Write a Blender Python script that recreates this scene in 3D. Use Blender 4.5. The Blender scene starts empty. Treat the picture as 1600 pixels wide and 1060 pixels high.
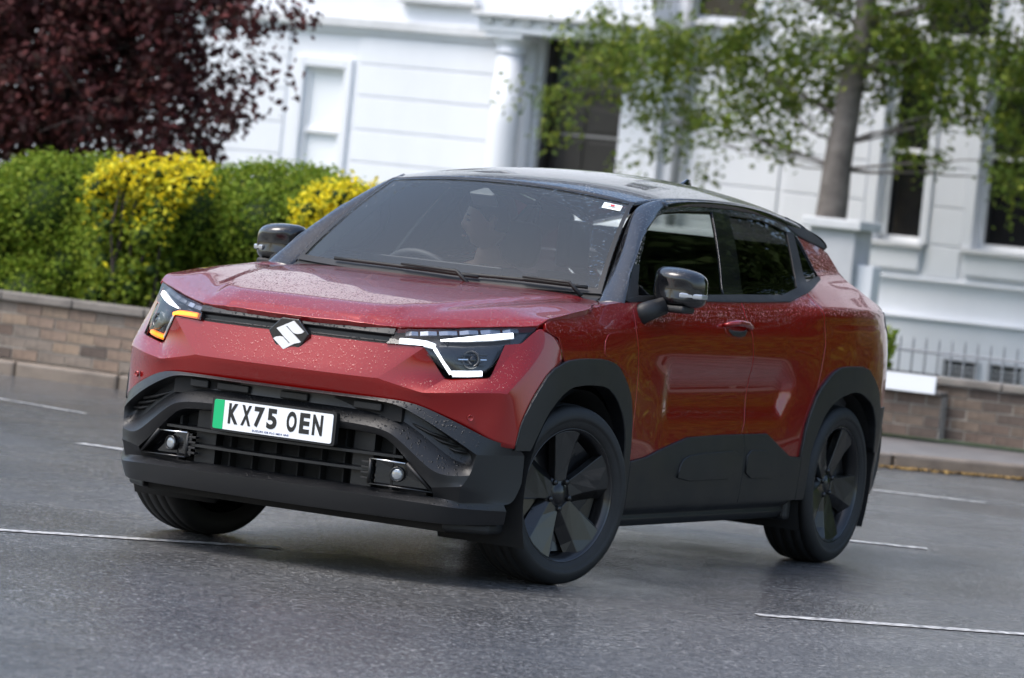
import bpy, bmesh, math, random
import numpy as np
from mathutils import Vector, Matrix
from mathutils.geometry import delaunay_2d_cdt

random.seed(7)
rng = np.random.default_rng(11)
scene = bpy.context.scene
COL = scene.collection
PI = math.pi

# ------------------------------------------------------------------ camera
CAM = Vector((7.8457, -14.5912, 1.4685))
YAW, PITCH, ROLL = -0.463795, -0.0331607, 0.1006146
fwd = Vector((math.sin(YAW) * math.cos(PITCH), math.cos(YAW) * math.cos(PITCH), math.sin(PITCH)))
rgt = fwd.cross(Vector((0, 0, 1))).normalized()
upv = rgt.cross(fwd)
r2 = math.cos(ROLL) * rgt + math.sin(ROLL) * upv
u2 = -math.sin(ROLL) * rgt + math.cos(ROLL) * upv
cam_data = bpy.data.cameras.new('camera')
cam_data.sensor_width = 36.0
cam_data.lens = 6531.4 / 1600 * 36.0
cam_data.clip_start = 0.5
cam_data.clip_end = 2000
cam_data.dof.use_dof = True
cam_data.dof.focus_distance = 16.0
cam_data.dof.aperture_fstop = 4.0
cam = bpy.data.objects.new('camera', cam_data)
COL.objects.link(cam)
cam.matrix_world = Matrix(((r2.x, u2.x, -fwd.x, CAM.x), (r2.y, u2.y, -fwd.y, CAM.y), (r2.z, u2.z, -fwd.z, CAM.z), (0, 0, 0, 1)))
scene.camera = cam

# ------------------------------------------------------------------ world, sun, exposure
SUN_EL, SUN_AZ = math.radians(60), math.radians(218)
world = bpy.data.worlds.new('World')
scene.world = world
world.use_nodes = True
wn, wl = world.node_tree.nodes, world.node_tree.links
wn.clear()
sky = wn.new('ShaderNodeTexSky')
sky.sky_type = 'NISHITA'
sky.sun_disc = False
sky.sun_elevation = SUN_EL
sky.sun_rotation = SUN_AZ
sky.air_density = 1.2
sky.dust_density = 3.0
sky.ozone_density = 1.0
bg = wn.new('ShaderNodeBackground')
bg.inputs['Strength'].default_value = 0.15
wo = wn.new('ShaderNodeOutputWorld')
wl.new(sky.outputs[0], bg.inputs[0])
wl.new(bg.outputs[0], wo.inputs[0])
sun_d = bpy.data.lights.new('sun', 'SUN')
sun_d.energy = 1.3
sun_d.angle = math.radians(32)
sun_d.color = (1.0, 0.975, 0.95)
sun = bpy.data.objects.new('sun', sun_d)
COL.objects.link(sun)
sdir = Vector((math.sin(SUN_AZ) * math.cos(SUN_EL), math.cos(SUN_AZ) * math.cos(SUN_EL), math.sin(SUN_EL)))
sun.rotation_euler = sdir.to_track_quat('Z', 'Y').to_euler()
sun.location = sdir * 60
scene.view_settings.view_transform = 'Standard'
scene.view_settings.look = 'None'
scene.view_settings.exposure = 1.06
scene.view_settings.gamma = 1.0
scene.view_settings.use_curve_mapping = False

# ------------------------------------------------------------------ materials
M = {}
def nmat(name):
    m = bpy.data.materials.new(name)
    m.use_nodes = True
    nt = m.node_tree
    M[name] = m
    return m, nt.nodes, nt.links, nt.nodes['Principled BSDF']

def coords(n, l, scale=(1, 1, 1), kind='Object'):
    tc = n.new('ShaderNodeTexCoord'); mp = n.new('ShaderNodeMapping')
    mp.inputs['Scale'].default_value = scale
    l.new(tc.outputs[kind], mp.inputs['Vector'])
    return mp.outputs['Vector']

def noise(n, l, vec, scale, detail=4, rough=.55):
    t = n.new('ShaderNodeTexNoise')
    t.inputs['Scale'].default_value = scale; t.inputs['Detail'].default_value = detail; t.inputs['Roughness'].default_value = rough
    l.new(vec, t.inputs['Vector']); return t.outputs['Fac']

def ramp(n, l, fac, stops):
    r = n.new('ShaderNodeValToRGB')
    els = r.color_ramp.elements
    while len(els) < len(stops): els.new(.5)
    for e, (p, c) in zip(els, stops):
        e.position = p
        e.color = (c, c, c, 1) if not hasattr(c, '__len__') else (*c, 1)
    l.new(fac, r.inputs['Fac']); return r.outputs['Color']

def mapr(n, l, v, a, b, c, d):
    r = n.new('ShaderNodeMapRange')
    for k, x in zip(('From Min', 'From Max', 'To Min', 'To Max'), (a, b, c, d)): r.inputs[k].default_value = x
    l.new(v, r.inputs['Value']); return r.outputs['Result']

def mth(n, l, op, a, b):
    r = n.new('ShaderNodeMath'); r.operation = op
    for i, x in enumerate((a, b)):
        if isinstance(x, (int, float)): r.inputs[i].default_value = x
        else: l.new(x, r.inputs[i])
    return r.outputs[0]

def bump(n, l, h, strength, dist, prev=None):
    b = n.new('ShaderNodeBump')
    b.inputs['Strength'].default_value = strength; b.inputs['Distance'].default_value = dist
    l.new(h, b.inputs['Height'])
    if prev is not None: l.new(prev, b.inputs['Normal'])
    return b.outputs['Normal']

def rain_drops(n, l, cell=62, keep=.12, upward=True):
    """height of scattered water beads that sit on surfaces which catch the rain"""
    v = coords(n, l)
    hs = []
    for sc in (cell, cell * 1.75):
        vo = n.new('ShaderNodeTexVoronoi'); vo.inputs['Scale'].default_value = sc
        l.new(v, vo.inputs['Vector'])
        sep = n.new('ShaderNodeSeparateColor'); l.new(vo.outputs['Color'], sep.inputs[0])
        rad = mapr(n, l, sep.outputs[0], keep, 1, 0.04, .46)
        q = mth(n, l, 'DIVIDE', vo.outputs['Distance'], rad)
        q = mth(n, l, 'MINIMUM', q, 1.0)
        q2 = mth(n, l, 'MULTIPLY', q, q)
        h = mth(n, l, 'SUBTRACT', 1.0, q2)
        h = mth(n, l, 'MULTIPLY', h, rad)
        hs.append(mth(n, l, 'MULTIPLY', h, 1.0 / sc))
    h = mth(n, l, 'ADD', hs[0], hs[1])
    if upward:
        g = n.new('ShaderNodeNewGeometry'); sx = n.new('ShaderNodeSeparateXYZ'); l.new(g.outputs['Normal'], sx.inputs[0])
        h = mth(n, l, 'MULTIPLY', h, mapr(n, l, sx.outputs['Z'], .20, .42, 0.0, 1))
    return h

def paint(name, col, metallic, rough, drops=True, coat=1.0):
    m, n, l, b = nmat(name)
    b.inputs['Base Color'].default_value = (*col, 1)
    b.inputs['Metallic'].default_value = metallic
    b.inputs['Roughness'].default_value = rough
    b.inputs['Coat Weight'].default_value = coat
    b.inputs['Coat Roughness'].default_value = .012
    b.inputs['Coat IOR'].default_value = 1.46; b.inputs['Specular IOR Level'].default_value = .3
    if drops:
        nn = bump(n, l, rain_drops(n, l, 78), .6, .8)
        l.new(nn, b.inputs['Coat Normal'])
        fl = noise(n, l, coords(n, l), 900, 2)
        l.new(bump(n, l, fl, .10, .002, None), b.inputs['Normal'])
    return m

paint('red_paint', (.225, .0017, .0010), .30, .25)
paint('gloss_black', (.006, .006, .007), 0, .2)
paint('gloss_black_dry', (.006, .006, .007), 0, .12, drops=False)

def plastic(name, col, rough, drops=True, fine=600):
    m, n, l, b = nmat(name)
    b.inputs['Base Color'].default_value = (*col, 1)
    b.inputs['Roughness'].default_value = rough
    v = coords(n, l)
    h = noise(n, l, v, fine, 2)
    nn = bump(n, l, h, .35, .0012)
    if drops: nn = bump(n, l, rain_drops(n, l, 80, .45), .8, .8, nn)
    l.new(nn, b.inputs['Normal'])
    big = noise(n, l, v, 3.5, 4)
    l.new(mapr(n, l, big, .3, .7, rough - .07, rough + .08), b.inputs['Roughness'])
    return m
plastic('black_plastic', (.0055, .006, .0072), .40)
plastic('dark_plastic', (.006, .006, .0065), .5, drops=False)
plastic('interior_plastic', (.018, .018, .020), .6, drops=False)
plastic('seat_fabric', (.014, .014, .016), .85, drops=False, fine=900)
plastic('underbody_black', (.006, .006, .006), .8, drops=False)

def simple(name, col, rough=.5, metallic=0, emit=None, estr=0, coat=0):
    m, n, l, b = nmat(name)
    b.inputs['Base Color'].default_value = (*col, 1); b.inputs['Roughness'].default_value = rough; b.inputs['Metallic'].default_value = metallic
    b.inputs['Coat Weight'].default_value = coat
    if emit:
        b.inputs['Emission Color'].default_value = (*emit, 1); b.inputs['Emission Strength'].default_value = estr
    return m
simple('chrome', (.75, .76, .78), .14, 1)
simple('dull_metal', (.30, .30, .31), .35, 1)
simple('emblem_white', (.80, .81, .82), .22, .25)
simple('drl_white', (.9, .9, .9), .3, 0, (1, 1, 1), 2.2)
simple('drl_off', (.55, .56, .58), .2, .6)
simple('amber_lit', (.8, .22, .01), .3, 0, (1.0, .27, .012), 1.15)
simple('lamp_silver', (.62, .65, .70), .12, .9)
simple('lamp_bezel', (.012, .012, .013), .25, 0, coat=.5)
simple('tail_red', (.28, .004, .006), .12, 0, coat=1)
simple('plate_white', (.80, .82, .84), .35)
simple('plate_green', (.0, .42, .15), .35)
simple('plate_black', (.010, .010, .010), .4)
simple('plate_blue', (.02, .03, .16), .4)
simple('sticker_white', (.78, .86, .84), .5)
simple('sticker_red', (.55, .02, .03), .5)
simple('skin', (.50, .29, .21), .5)
simple('hair', (.03, .022, .016), .7)
simple('shirt', (.022, .021, .022), .85)

def glass(name, tint, gloss_rough=.01, drops=0, ior=1.5, unwiped=None, sky_haze=0):
    m, n, l, b = nmat(name)
    out = n['Material Output']
    tr = n.new('ShaderNodeBsdfTransparent'); tr.inputs[0].default_value = (*tint, 1)
    gl = n.new('ShaderNodeBsdfGlossy'); gl.inputs['Roughness'].default_value = gloss_rough
    fr = n.new('ShaderNodeFresnel'); fr.inputs['IOR'].default_value = ior
    mx = n.new('ShaderNodeMixShader')
    if drops:
        h = rain_drops(n, l, drops, .5, upward=False)
        if unwiped:      # the wipers have cleared a sector around this pivot
            tc = n.new('ShaderNodeTexCoord'); vd = n.new('ShaderNodeVectorMath'); vd.operation = 'DISTANCE'
            l.new(tc.outputs['Object'], vd.inputs[0]); vd.inputs[1].default_value = unwiped[:3]
            h = mth(n, l, 'MULTIPLY', h, mapr(n, l, vd.outputs['Value'], unwiped[3], unwiped[3] + .012, .03, 1))
        nn = bump(n, l, h, 1.0, 1.0)
        l.new(nn, gl.inputs['Normal']); l.new(nn, fr.inputs['Normal'])
    l.new(fr.outputs[0], mx.inputs[0]); l.new(tr.outputs[0], mx.inputs[1]); l.new(gl.outputs[0], mx.inputs[2])
    if sky_haze:      # thin film of pale colour painted over the glass for reflected sky haze
        df = n.new('ShaderNodeBsdfDiffuse'); df.inputs[0].default_value = (.70, .80, .84, 1)
        m2 = n.new('ShaderNodeMixShader'); m2.inputs[0].default_value = sky_haze
        l.new(mx.outputs[0], m2.inputs[1]); l.new(df.outputs[0], m2.inputs[2]); l.new(m2.outputs[0], out.inputs['Surface'])
    else: l.new(mx.outputs[0], out.inputs['Surface'])
    return m
glass('windscreen_glass', (.93, .97, .96), drops=60, ior=1.6, unwiped=(-.05, .34, 1.12, .68), sky_haze=.030)
glass('clear_glass', (.42, .47, .45))
glass('privacy_glass', (.035, .038, .038))
glass('lamp_lens', (.93, .94, .95))

m, n, l, b = nmat('rubber')
b.inputs['Base Color'].default_value = (.012, .012, .012, 1); b.inputs['Roughness'].default_value = .62
l.new(bump(n, l, noise(n, l, coords(n, l), 300, 3), .3, .002), b.inputs['Normal'])
l.new(ramp(n, l, noise(n, l, coords(n, l), 9, 4), [(.3, .005), (.7, .011)]), b.inputs['Base Color'])
simple('rim_dark', (.012, .012, .013), .28, .5, coat=.4)
simple('rim_face', (.012, .0118, .0118), .30, .3, coat=.35)
simple('wiper_black', (.006, .006, .006), .6)
simple('housing_grey', (.10, .11, .115), .5)
simple('reflector_grey', (.38, .40, .45), .22, .8)

# wet asphalt: fine aggregate, damp sheen, tar seams and darker wet patches
m, n, l, b = nmat('asphalt')
v = coords(n, l)
n1 = noise(n, l, v, 1.1, 6, .6); n2 = noise(n, l, v, 170, 3, .7); n3 = noise(n, l, v, 26, 5, .65)
vo = n.new('ShaderNodeTexVoronoi'); vo.inputs['Scale'].default_value = 95; l.new(v, vo.inputs['Vector'])
sp = n.new('ShaderNodeSeparateColor'); l.new(vo.outputs['Color'], sp.inputs[0])
c1 = ramp(n, l, n3, [(.25, (.050, .0505, .051)), (.5, (.088, .089, .090)), (.8, (.138, .139, .140))])
c2 = ramp(n, l, sp.outputs[0], [(0, (.30, .30, .31)), (.35, (.72, .72, .72)), (.75, (1.1, 1.1, 1.1)), (.92, (1.6, 1.58, 1.55)), (1, (3.0, 2.95, 2.9))])
mx = n.new('ShaderNodeMix'); mx.data_type = 'RGBA'; mx.blend_type = 'MULTIPLY'; mx.inputs[0].default_value = 1
l.new(c1, mx.inputs[6]); l.new(c2, mx.inputs[7])
# streaks of wear along the lane
vs = coords(n, l, (.35, .35, 1)); ns = noise(n, l, vs, 2.0, 5)
mx2 = n.new('ShaderNodeMix'); mx2.data_type = 'RGBA'; mx2.blend_type = 'MULTIPLY'; mx2.inputs[0].default_value = 1
l.new(mx.outputs[2], mx2.inputs[6]); l.new(ramp(n, l, ns, [(.3, .7), (.7, 1.25)]), mx2.inputs[7])
l.new(mx2.outputs[2], b.inputs['Base Color'])
wet = noise(n, l, coords(n, l), .55, 5, .6)
rr = mth(n, l, 'ADD', mapr(n, l, wet, .36, .64, .12, .32), mapr(n, l, n2, .3, .7, -.05, .08))
l.new(rr, b.inputs['Roughness'])
hh = mth(n, l, 'ADD', mth(n, l, 'MULTIPLY', vo.outputs['Distance'], .8), n3)
nb = bump(n, l, hh, .75, .006)
l.new(bump(n, l, n2, .4, .003, nb), b.inputs['Normal'])
b.inputs['Specular IOR Level'].default_value = .55

def mottled(name, stops, scale, rough=.8, bumpd=.004, bscale=60, detail=6):
    m, n, l, b = nmat(name)
    v = coords(n, l)
    l.new(ramp(n, l, noise(n, l, v, scale, detail, .62), stops), b.inputs['Base Color'])
    b.inputs['Roughness'].default_value = rough
    l.new(bump(n, l, noise(n, l, v, bscale, 5, .65), .5, bumpd), b.inputs['Normal'])
    return m
mottled('tar', [(.3, (.010, .010, .011)), (.7, (.022, .022, .023))], 20, .35, .003, 60)
mottled('asphalt_patch', [(.3, (.034, .035, .038)), (.55, (.055, .057, .061)), (.8, (.09, .092, .096))], 40, .34, .006, 120)
mottled('road_paint', [(.36, (.09, .09, .09)), (.48, (.30, .30, .30)), (.62, (.62, .62, .61))], 24, .45, .004, 90)
mottled('paving', [(.3, (.10, .095, .095)), (.7, (.17, .16, .155))], 6, .45, .004, 70)
mottled('kerb_stone', [(.3, (.11, .088, .070)), (.7, (.21, .17, .135))], 5, .5, .006, 60)
mottled('coping_stone', [(.3, (.10, .09, .08)), (.55, (.18, .16, .14)), (.8, (.13, .13, .11))], 5, .75, .006, 50)
mottled('mortar', [(.3, (.20, .185, .16)), (.7, (.30, .275, .24))], 20, .9, .005, 80)
mottled('soil', [(.3, (.022, .016, .011)), (.7, (.05, .038, .026))], 9, .95, .02, 30)
mottled('lawn', [(.3, (.02, .035, .010)), (.7, (.045, .07, .02))], 9, .95, .02, 60)
mottled('leaf_litter', [(.3, (.14, .075, .02)), (.6, (.30, .19, .05)), (.8, (.42, .28, .08))], 30, .8, .004, 90)
# painted stucco: faint unevenness and rain streaks
m, n, l, b = nmat('white_stucco')
v = coords(n, l)
l.new(ramp(n, l, noise(n, l, coords(n, l, (1, 1, .35)), 1.3, 6, .6), [(.25, (.66, .68, .715)), (.6, (.73, .75, .785)), (.8, (.76, .78, .81))]), b.inputs['Base Color'])
b.inputs['Roughness'].default_value = .55
l.new(bump(n, l, noise(n, l, v, 45, 4), .25, .006), b.inputs['Normal'])
mottled('stone_white', [(.3, (.50, .51, .52)), (.7, (.64, .65, .66))], 3, .6, .006, 40)
mottled('white_wood', [(.3, (.72, .73, .75)), (.7, (.80, .81, .82))], 4, .35, .002, 30)
mottled('grey_stucco', [(.3, (.40, .41, .43)), (.7, (.50, .51, .53))], 3, .7, .006, 40)
mottled('door_black', [(.3, (.010, .009, .010)), (.7, (.018, .016, .017))], 5, .28, .001, 40)
mottled('slate', [(.3, (.05, .052, .058)), (.7, (.09, .092, .10))], 7, .6, .006, 40)
mottled('lead_pipe', [(.3, (.30, .31, .33)), (.7, (.38, .39, .41))], 8, .5, .002, 40)
simple('blind_fabric', (.88, .90, .91), .9)
simple('room_dark', (.012, .012, .013), .9)
simple('sign_white', (.72, .74, .76), .4)
simple('sign_black', (.02, .02, .022), .5)
m, n, l, b = nmat('window_pane')
b.inputs['Base Color'].default_value = (.010, .011, .012, 1); b.inputs['Roughness'].default_value = .05
l.new(bump(n, l, noise(n, l, coords(n, l), 2.5, 2), .15, .02), b.inputs['Normal'])
glass('sash_glass', (.98, .985, .985))

def brick_mat(name, c):
    return mottled(name, [(.25, tuple(x * .6 for x in c)), (.5, c), (.8, tuple(min(1, x * 1.35) for x in c))], 18, .85, .006, 70)
BR = [brick_mat('brick_' + k, c) for k, c in (('buff', (.21, .155, .11)), ('tan', (.18, .13, .097)), ('grey', (.165, .135, .11)), ('brown', (.105, .075, .058)), ('dark', (.075, .056, .045)), ('umber', (.12, .09, .068)))]

def leaf_mat(name, cols, trans=.35, rough=.5):
    m, n, l, b = nmat(name)
    g = n.new('ShaderNodeNewGeometry')
    rm = ramp(n, l, g.outputs['Random Per Island'], [(i / (len(cols) - 1), c) for i, c in enumerate(cols)])
    l.new(rm, b.inputs['Base Color']); b.inputs['Roughness'].default_value = .65; b.inputs['Specular IOR Level'].default_value = .18
    tl = n.new('ShaderNodeBsdfTranslucent'); l.new(rm, tl.inputs[0])
    ms = n.new('ShaderNodeMixShader'); ms.inputs[0].default_value = trans
    out = n['Material Output']
    l.new(b.outputs[0], ms.inputs[1]); l.new(tl.outputs[0], ms.inputs[2]); l.new(ms.outputs[0], out.inputs['Surface'])
    return m
leaf_mat('hedge_leaf', [(.085, .15, .014), (.14, .22, .020), (.23, .30, .030), (.10, .17, .016), (.30, .34, .04)])
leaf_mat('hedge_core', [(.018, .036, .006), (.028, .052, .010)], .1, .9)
leaf_mat('yellow_leaf', [(.74, .60, .015), (.82, .70, .03), (.66, .50, .01), (.80, .72, .06), (.50, .50, .03)], .4)
leaf_mat('lime_leaf', [(.13, .20, .02), (.20, .26, .025), (.09, .155, .018), (.32, .35, .03)], .4)
leaf_mat('copper_leaf', [(.050, .018, .019), (.080, .024, .025), (.036, .021, .020), (.13, .034, .033), (.048, .032, .026)], .25)
leaf_mat('street_leaf', [(.075, .125, .022), (.11, .17, .026), (.16, .215, .030), (.055, .09, .018), (.23, .26, .035), (.09, .145, .024)], .35)
leaf_mat('dark_leaf', [(.030, .055, .014), (.045, .075, .018), (.06, .09, .02)], .3)
mottled('bark_grey', [(.25, (.09, .078, .07)), (.55, (.165, .145, .13)), (.8, (.24, .215, .195))], 7, .9, .02, 22)
mottled('bark_dark', [(.3, (.03, .022, .02)), (.7, (.06, .045, .04))], 9, .9, .02, 25)

# ------------------------------------------------------------------ mesh helpers
BR_ROLL = 0.004278
XF = None
def body_xf(V):
    c, s = math.cos(BR_ROLL), math.sin(BR_ROLL)
    V = np.asarray(V, float).copy(); z = V[:, 2] - .45; x = V[:, 0].copy()
    V[:, 0] = c * x + s * z; V[:, 2] = -s * x + c * z + .45
    return V

def mk(name, verts, faces, mat, parent=None, smooth=True, normals=None, mods=(), creases=None, ang=None, loc=None, sharp=None):
    V = np.asarray(verts, float)
    if XF is not None: V = XF(V)
    me = bpy.data.meshes.new(name)
    me.from_pydata(V.tolist(), [], [tuple(int(i) for i in f) for f in faces])
    mats = mat if isinstance(mat, (list, tuple)) else [mat]
    for k in mats: me.materials.append(M[k] if isinstance(k, str) else k)
    me.update()
    if smooth: me.polygons.foreach_set('use_smooth', np.ones(len(me.polygons), bool))
    if ang is not None:
        bm = bmesh.new(); bm.from_mesh(me)
        for e in bm.edges:
            if len(e.link_faces) == 2 and e.calc_face_angle(0) > math.radians(ang): e.smooth = False
        bm.to_mesh(me); bm.free()
    if creases is not None:
        at = me.attributes.new('crease_edge', 'FLOAT', 'EDGE')
        look = {tuple(sorted(e.vertices)): e.index for e in me.edges}
        for (a, c), w in creases.items():
            i = look.get(tuple(sorted((a, c))))
            if i is not None: at.data[i].value = w
    if sharp:
        ks = {tuple(sorted(k)) for k in sharp}
        for e in me.edges:
            if tuple(sorted(e.vertices)) in ks: e.use_edge_sharp = True
    if normals is not None:
        me.normals_split_custom_set_from_vertices([tuple(x) for x in normals])
    o = bpy.data.objects.new(name, me)
    COL.objects.link(o)
    if loc is not None: o.location = loc
    for kind, kw in mods:
        md = o.modifiers.new(kind.lower(), kind)
        for k, x in kw.items(): setattr(md, k, x)
    if parent is not None: set_parent(o, parent)
    return o

def set_parent(o, p):
    o.parent = p
    o.matrix_parent_inverse = wmat(p).inverted()

def wmat(o):
    m = o.matrix_basis.copy()
    if o.parent is not None: m = wmat(o.parent) @ o.matrix_parent_inverse @ m
    return m

def thing(name, label, cat, loc=(0, 0, 0), group=None):
    o = bpy.data.objects.new(name, None); COL.objects.link(o); o.location = loc
    o.empty_display_size = .2
    return tag(o, label, cat, group)
def tag(o, label=None, cat=None, group=None, kind=None):
    if label: o['label'] = label
    if cat: o['category'] = cat
    if group: o['group'] = group
    if kind: o['kind'] = kind
    return o
def fast(name, V, Q, mat, parent=None, smooth=False):
    V = np.asarray(V, np.float32); Q = np.asarray(Q, np.int32); k = Q.shape[1]
    me = bpy.data.meshes.new(name)
    me.vertices.add(len(V)); me.vertices.foreach_set('co', V.ravel())
    me.loops.add(Q.size); me.loops.foreach_set('vertex_index', Q.ravel())
    me.polygons.add(len(Q)); me.polygons.foreach_set('loop_start', np.arange(len(Q), dtype=np.int32) * k)
    me.update(calc_edges=True)
    if smooth: me.polygons.foreach_set('use_smooth', np.ones(len(Q), bool))
    me.materials.append(M[mat])
    o = bpy.data.objects.new(name, me); COL.objects.link(o)
    if parent is not None: set_parent(o, parent)
    return o

BX = [(0, 3, 2, 1), (4, 5, 6, 7), (0, 1, 5, 4), (1, 2, 6, 5), (2, 3, 7, 6), (3, 0, 4, 7)]
def boxv(x0, x1, y0, y1, z0, z1):
    return [(x0, y0, z0), (x1, y0, z0), (x1, y1, z0), (x0, y1, z0), (x0, y0, z1), (x1, y0, z1), (x1, y1, z1), (x0, y1, z1)], [tuple(f) for f in BX]
def box(name, x0, x1, y0, y1, z0, z1, mat, parent=None, bev=.006):
    v, f = boxv(x0, x1, y0, y1, z0, z1)
    mods = [('BEVEL', dict(width=bev, segments=2, limit_method='ANGLE'))] if bev else []
    return mk(name, v, f, mat, parent, smooth=False, mods=mods)
def join(*parts):
    V, F = [], []
    for v, f in parts:
        o = len(V); V += [tuple(p) for p in v]; F += [tuple(i + o for i in q) for q in f]
    return V, F
def flip(v): return [(-p[0], p[1], p[2]) for p in v]
def rev(f): return [tuple(reversed(q)) for q in f]

def frames(P):
    P = [Vector(p) for p in P]; T = []
    for i in range(len(P)):
        a = P[max(i - 1, 0)]; c = P[min(i + 1, len(P) - 1)]; T.append((c - a).normalized())
    up = Vector((0, 0, 1)) if abs(T[0].z) < .9 else Vector((1, 0, 0))
    u = T[0].cross(up).normalized(); out = []
    for t in T:
        u = (u - t * u.dot(t)).normalized(); out.append((u, t.cross(u)))
    return P, out
def tube(P, R, seg=8, cap=True, sx=1, sy=1):
    P, fr = frames(P); R = R if hasattr(R, '__len__') else [R] * len(P)
    V, F = [], []
    for p, (u, w), r in zip(P, fr, R):
        for k in range(seg):
            a = 2 * PI * k / seg; V.append(p + u * (r * sx * math.cos(a)) + w * (r * sy * math.sin(a)))
    for i in range(len(P) - 1):
        for k in range(seg):
            a = i * seg + k; c = i * seg + (k + 1) % seg
            F.append((a, c, c + seg, a + seg))
    if cap:
        F.append(tuple(range(seg - 1, -1, -1))); F.append(tuple((len(P) - 1) * seg + k for k in range(seg)))
    return [tuple(x) for x in V], F
def grid(rows, close=False):
    """rows: list of equally long point lists -> quads"""
    V = [tuple(p) for r in rows for p in r]; n = len(rows[0]); F = []
    for i in range(len(rows) - 1):
        for j in range(n - (0 if close else 1)):
            k = (j + 1) % n
            F.append((i * n + j, i * n + k, (i + 1) * n + k, (i + 1) * n + j))
    return V, F
def extrude(poly, ax, a, c):
    """prism from 2D polygon; ax = axis of extrusion"""
    def p3(p, t): return {'x': (t, p[0], p[1]), 'y': (p[0], t, p[1]), 'z': (p[0], p[1], t)}[ax]
    n = len(poly)
    V = [p3(p, a) for p in poly] + [p3(p, c) for p in poly]
    F = [tuple(range(n - 1, -1, -1)), tuple(range(n, 2 * n))] + [(i, (i + 1) % n, n + (i + 1) % n, n + i) for i in range(n)]
    return V, F
def fixn(o):
    bm = bmesh.new(); bm.from_mesh(o.data); bmesh.ops.recalc_face_normals(bm, faces=bm.faces); bm.to_mesh(o.data); bm.free(); return o
def lathe(prof, seg=48):
    """prof: (axial x, radius) -> ring around X axis"""
    rows = []
    for x, r in prof: rows.append([(x, r * math.cos(2 * PI * k / seg), r * math.sin(2 * PI * k / seg)) for k in range(seg)])
    return grid(rows, True)
def smooth_poly(P, it=1, closed=True):
    for _ in range(it):
        Q = []; n = len(P)
        for i in range(n if closed else n - 1):
            a, c = P[i], P[(i + 1) % n]
            Q.append(tuple(.8 * x + .2 * y for x, y in zip(a, c))); Q.append(tuple(.2 * x + .8 * y for x, y in zip(a, c)))
        if not closed: Q = [P[0]] + Q[1:-1] + [P[-1]]
        P = Q
    return P
def inside(poly, A, B):
    ins = np.zeros(A.shape, bool); n = len(poly)
    for i in range(n):
        (x1, y1), (x2, y2) = poly[i], poly[(i + 1) % n]
        ins ^= ((y1 > B) != (y2 > B)) & (A < (x2 - x1) * (B - y1) / ((y2 - y1) or 1e-9) + x1)
    return ins

simple('railing_grey', (.22, .23, .25), .5)
simple('eye_dark', (.02, .018, .016), .3); simple('lip_skin', (.36, .15, .12), .5)
simple('amber_glow', (.7, .20, .02), .35, 0, (1.0, .24, .01), .16); simple('white_glow', (.7, .72, .75), .2, .3, (.9, .95, 1.0), .10)
simple('blind_pane', (.78, .81, .84), .12)
simple('rim_lip', (.06, .06, .062), .14, .9)
simple('lamp_facets', (.38, .40, .42), .10, .5); simple('fanlight_glass', (.10, .115, .13), .08)

# ================================================================== THE SETTING
XF = None
def sheet(name, poly, z, mat, kind='structure'):
    o = mk(name, [(x, y, z) for x, y in poly], [tuple(range(len(poly)))], mat, smooth=False); o['kind'] = kind; return o
sheet('ground', [(-400, -400), (400, -400), (400, 400), (-400, 400)], -.06, 'soil')
sheet('road', [(-70, -60), (70, -60), (70, 10.9), (-1.15, 11.1), (-2.6, 9.9), (-5.2, 8.3), (-70, 9.2)], 0.0, 'asphalt')

# ---- road markings: worn white dashes
def mark(pts, w, z=.004):
    P = [Vector((x, y, 0)) for x, y in pts]; V = []; F = []
    for i, p in enumerate(P):
        t = (P[min(i + 1, len(P) - 1)] - P[max(i - 1, 0)]).normalized(); s = Vector((-t.y, t.x, 0))
        jit = random.uniform(-.006, .006)
        V += [(p.x + s.x * (w / 2 + jit), p.y + s.y * (w / 2 + jit), z), (p.x - s.x * (w / 2 + jit), p.y - s.y * (w / 2 - jit), z)]
    for i in range(len(P) - 1): F.append((2 * i, 2 * i + 1, 2 * i + 3, 2 * i + 2))
    o = mk('road_marking', V, F, 'road_paint', smooth=False); o['kind'] = 'structure'; return o
def seg(a, c, n=14): return [(a[0] + (c[0] - a[0]) * t, a[1] + (c[1] - a[1]) * t) for t in np.linspace(0, 1, n)]
mark(seg((-1.6, -1.70), (-.30, -.17)), .085)
mark(seg((1.72, -.05), (3.4, 1.52)), .09)
mark(seg((-3.66, 3.60), (-3.05, 3.55)), .10)
mark(seg((-1.05, 8.05), (-.42, 8.22)), .10)
mark(seg((-7.4, 6.6), (-5.0, 5.75)), .055)
mark(seg((.2, 4.0), (.75, 4.25)), .10)
mark(seg((-.9, 5.0), (-.2, 5.3)), .08)
mark(seg((.9, 6.4), (2.0, 6.9)), .08)

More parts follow.
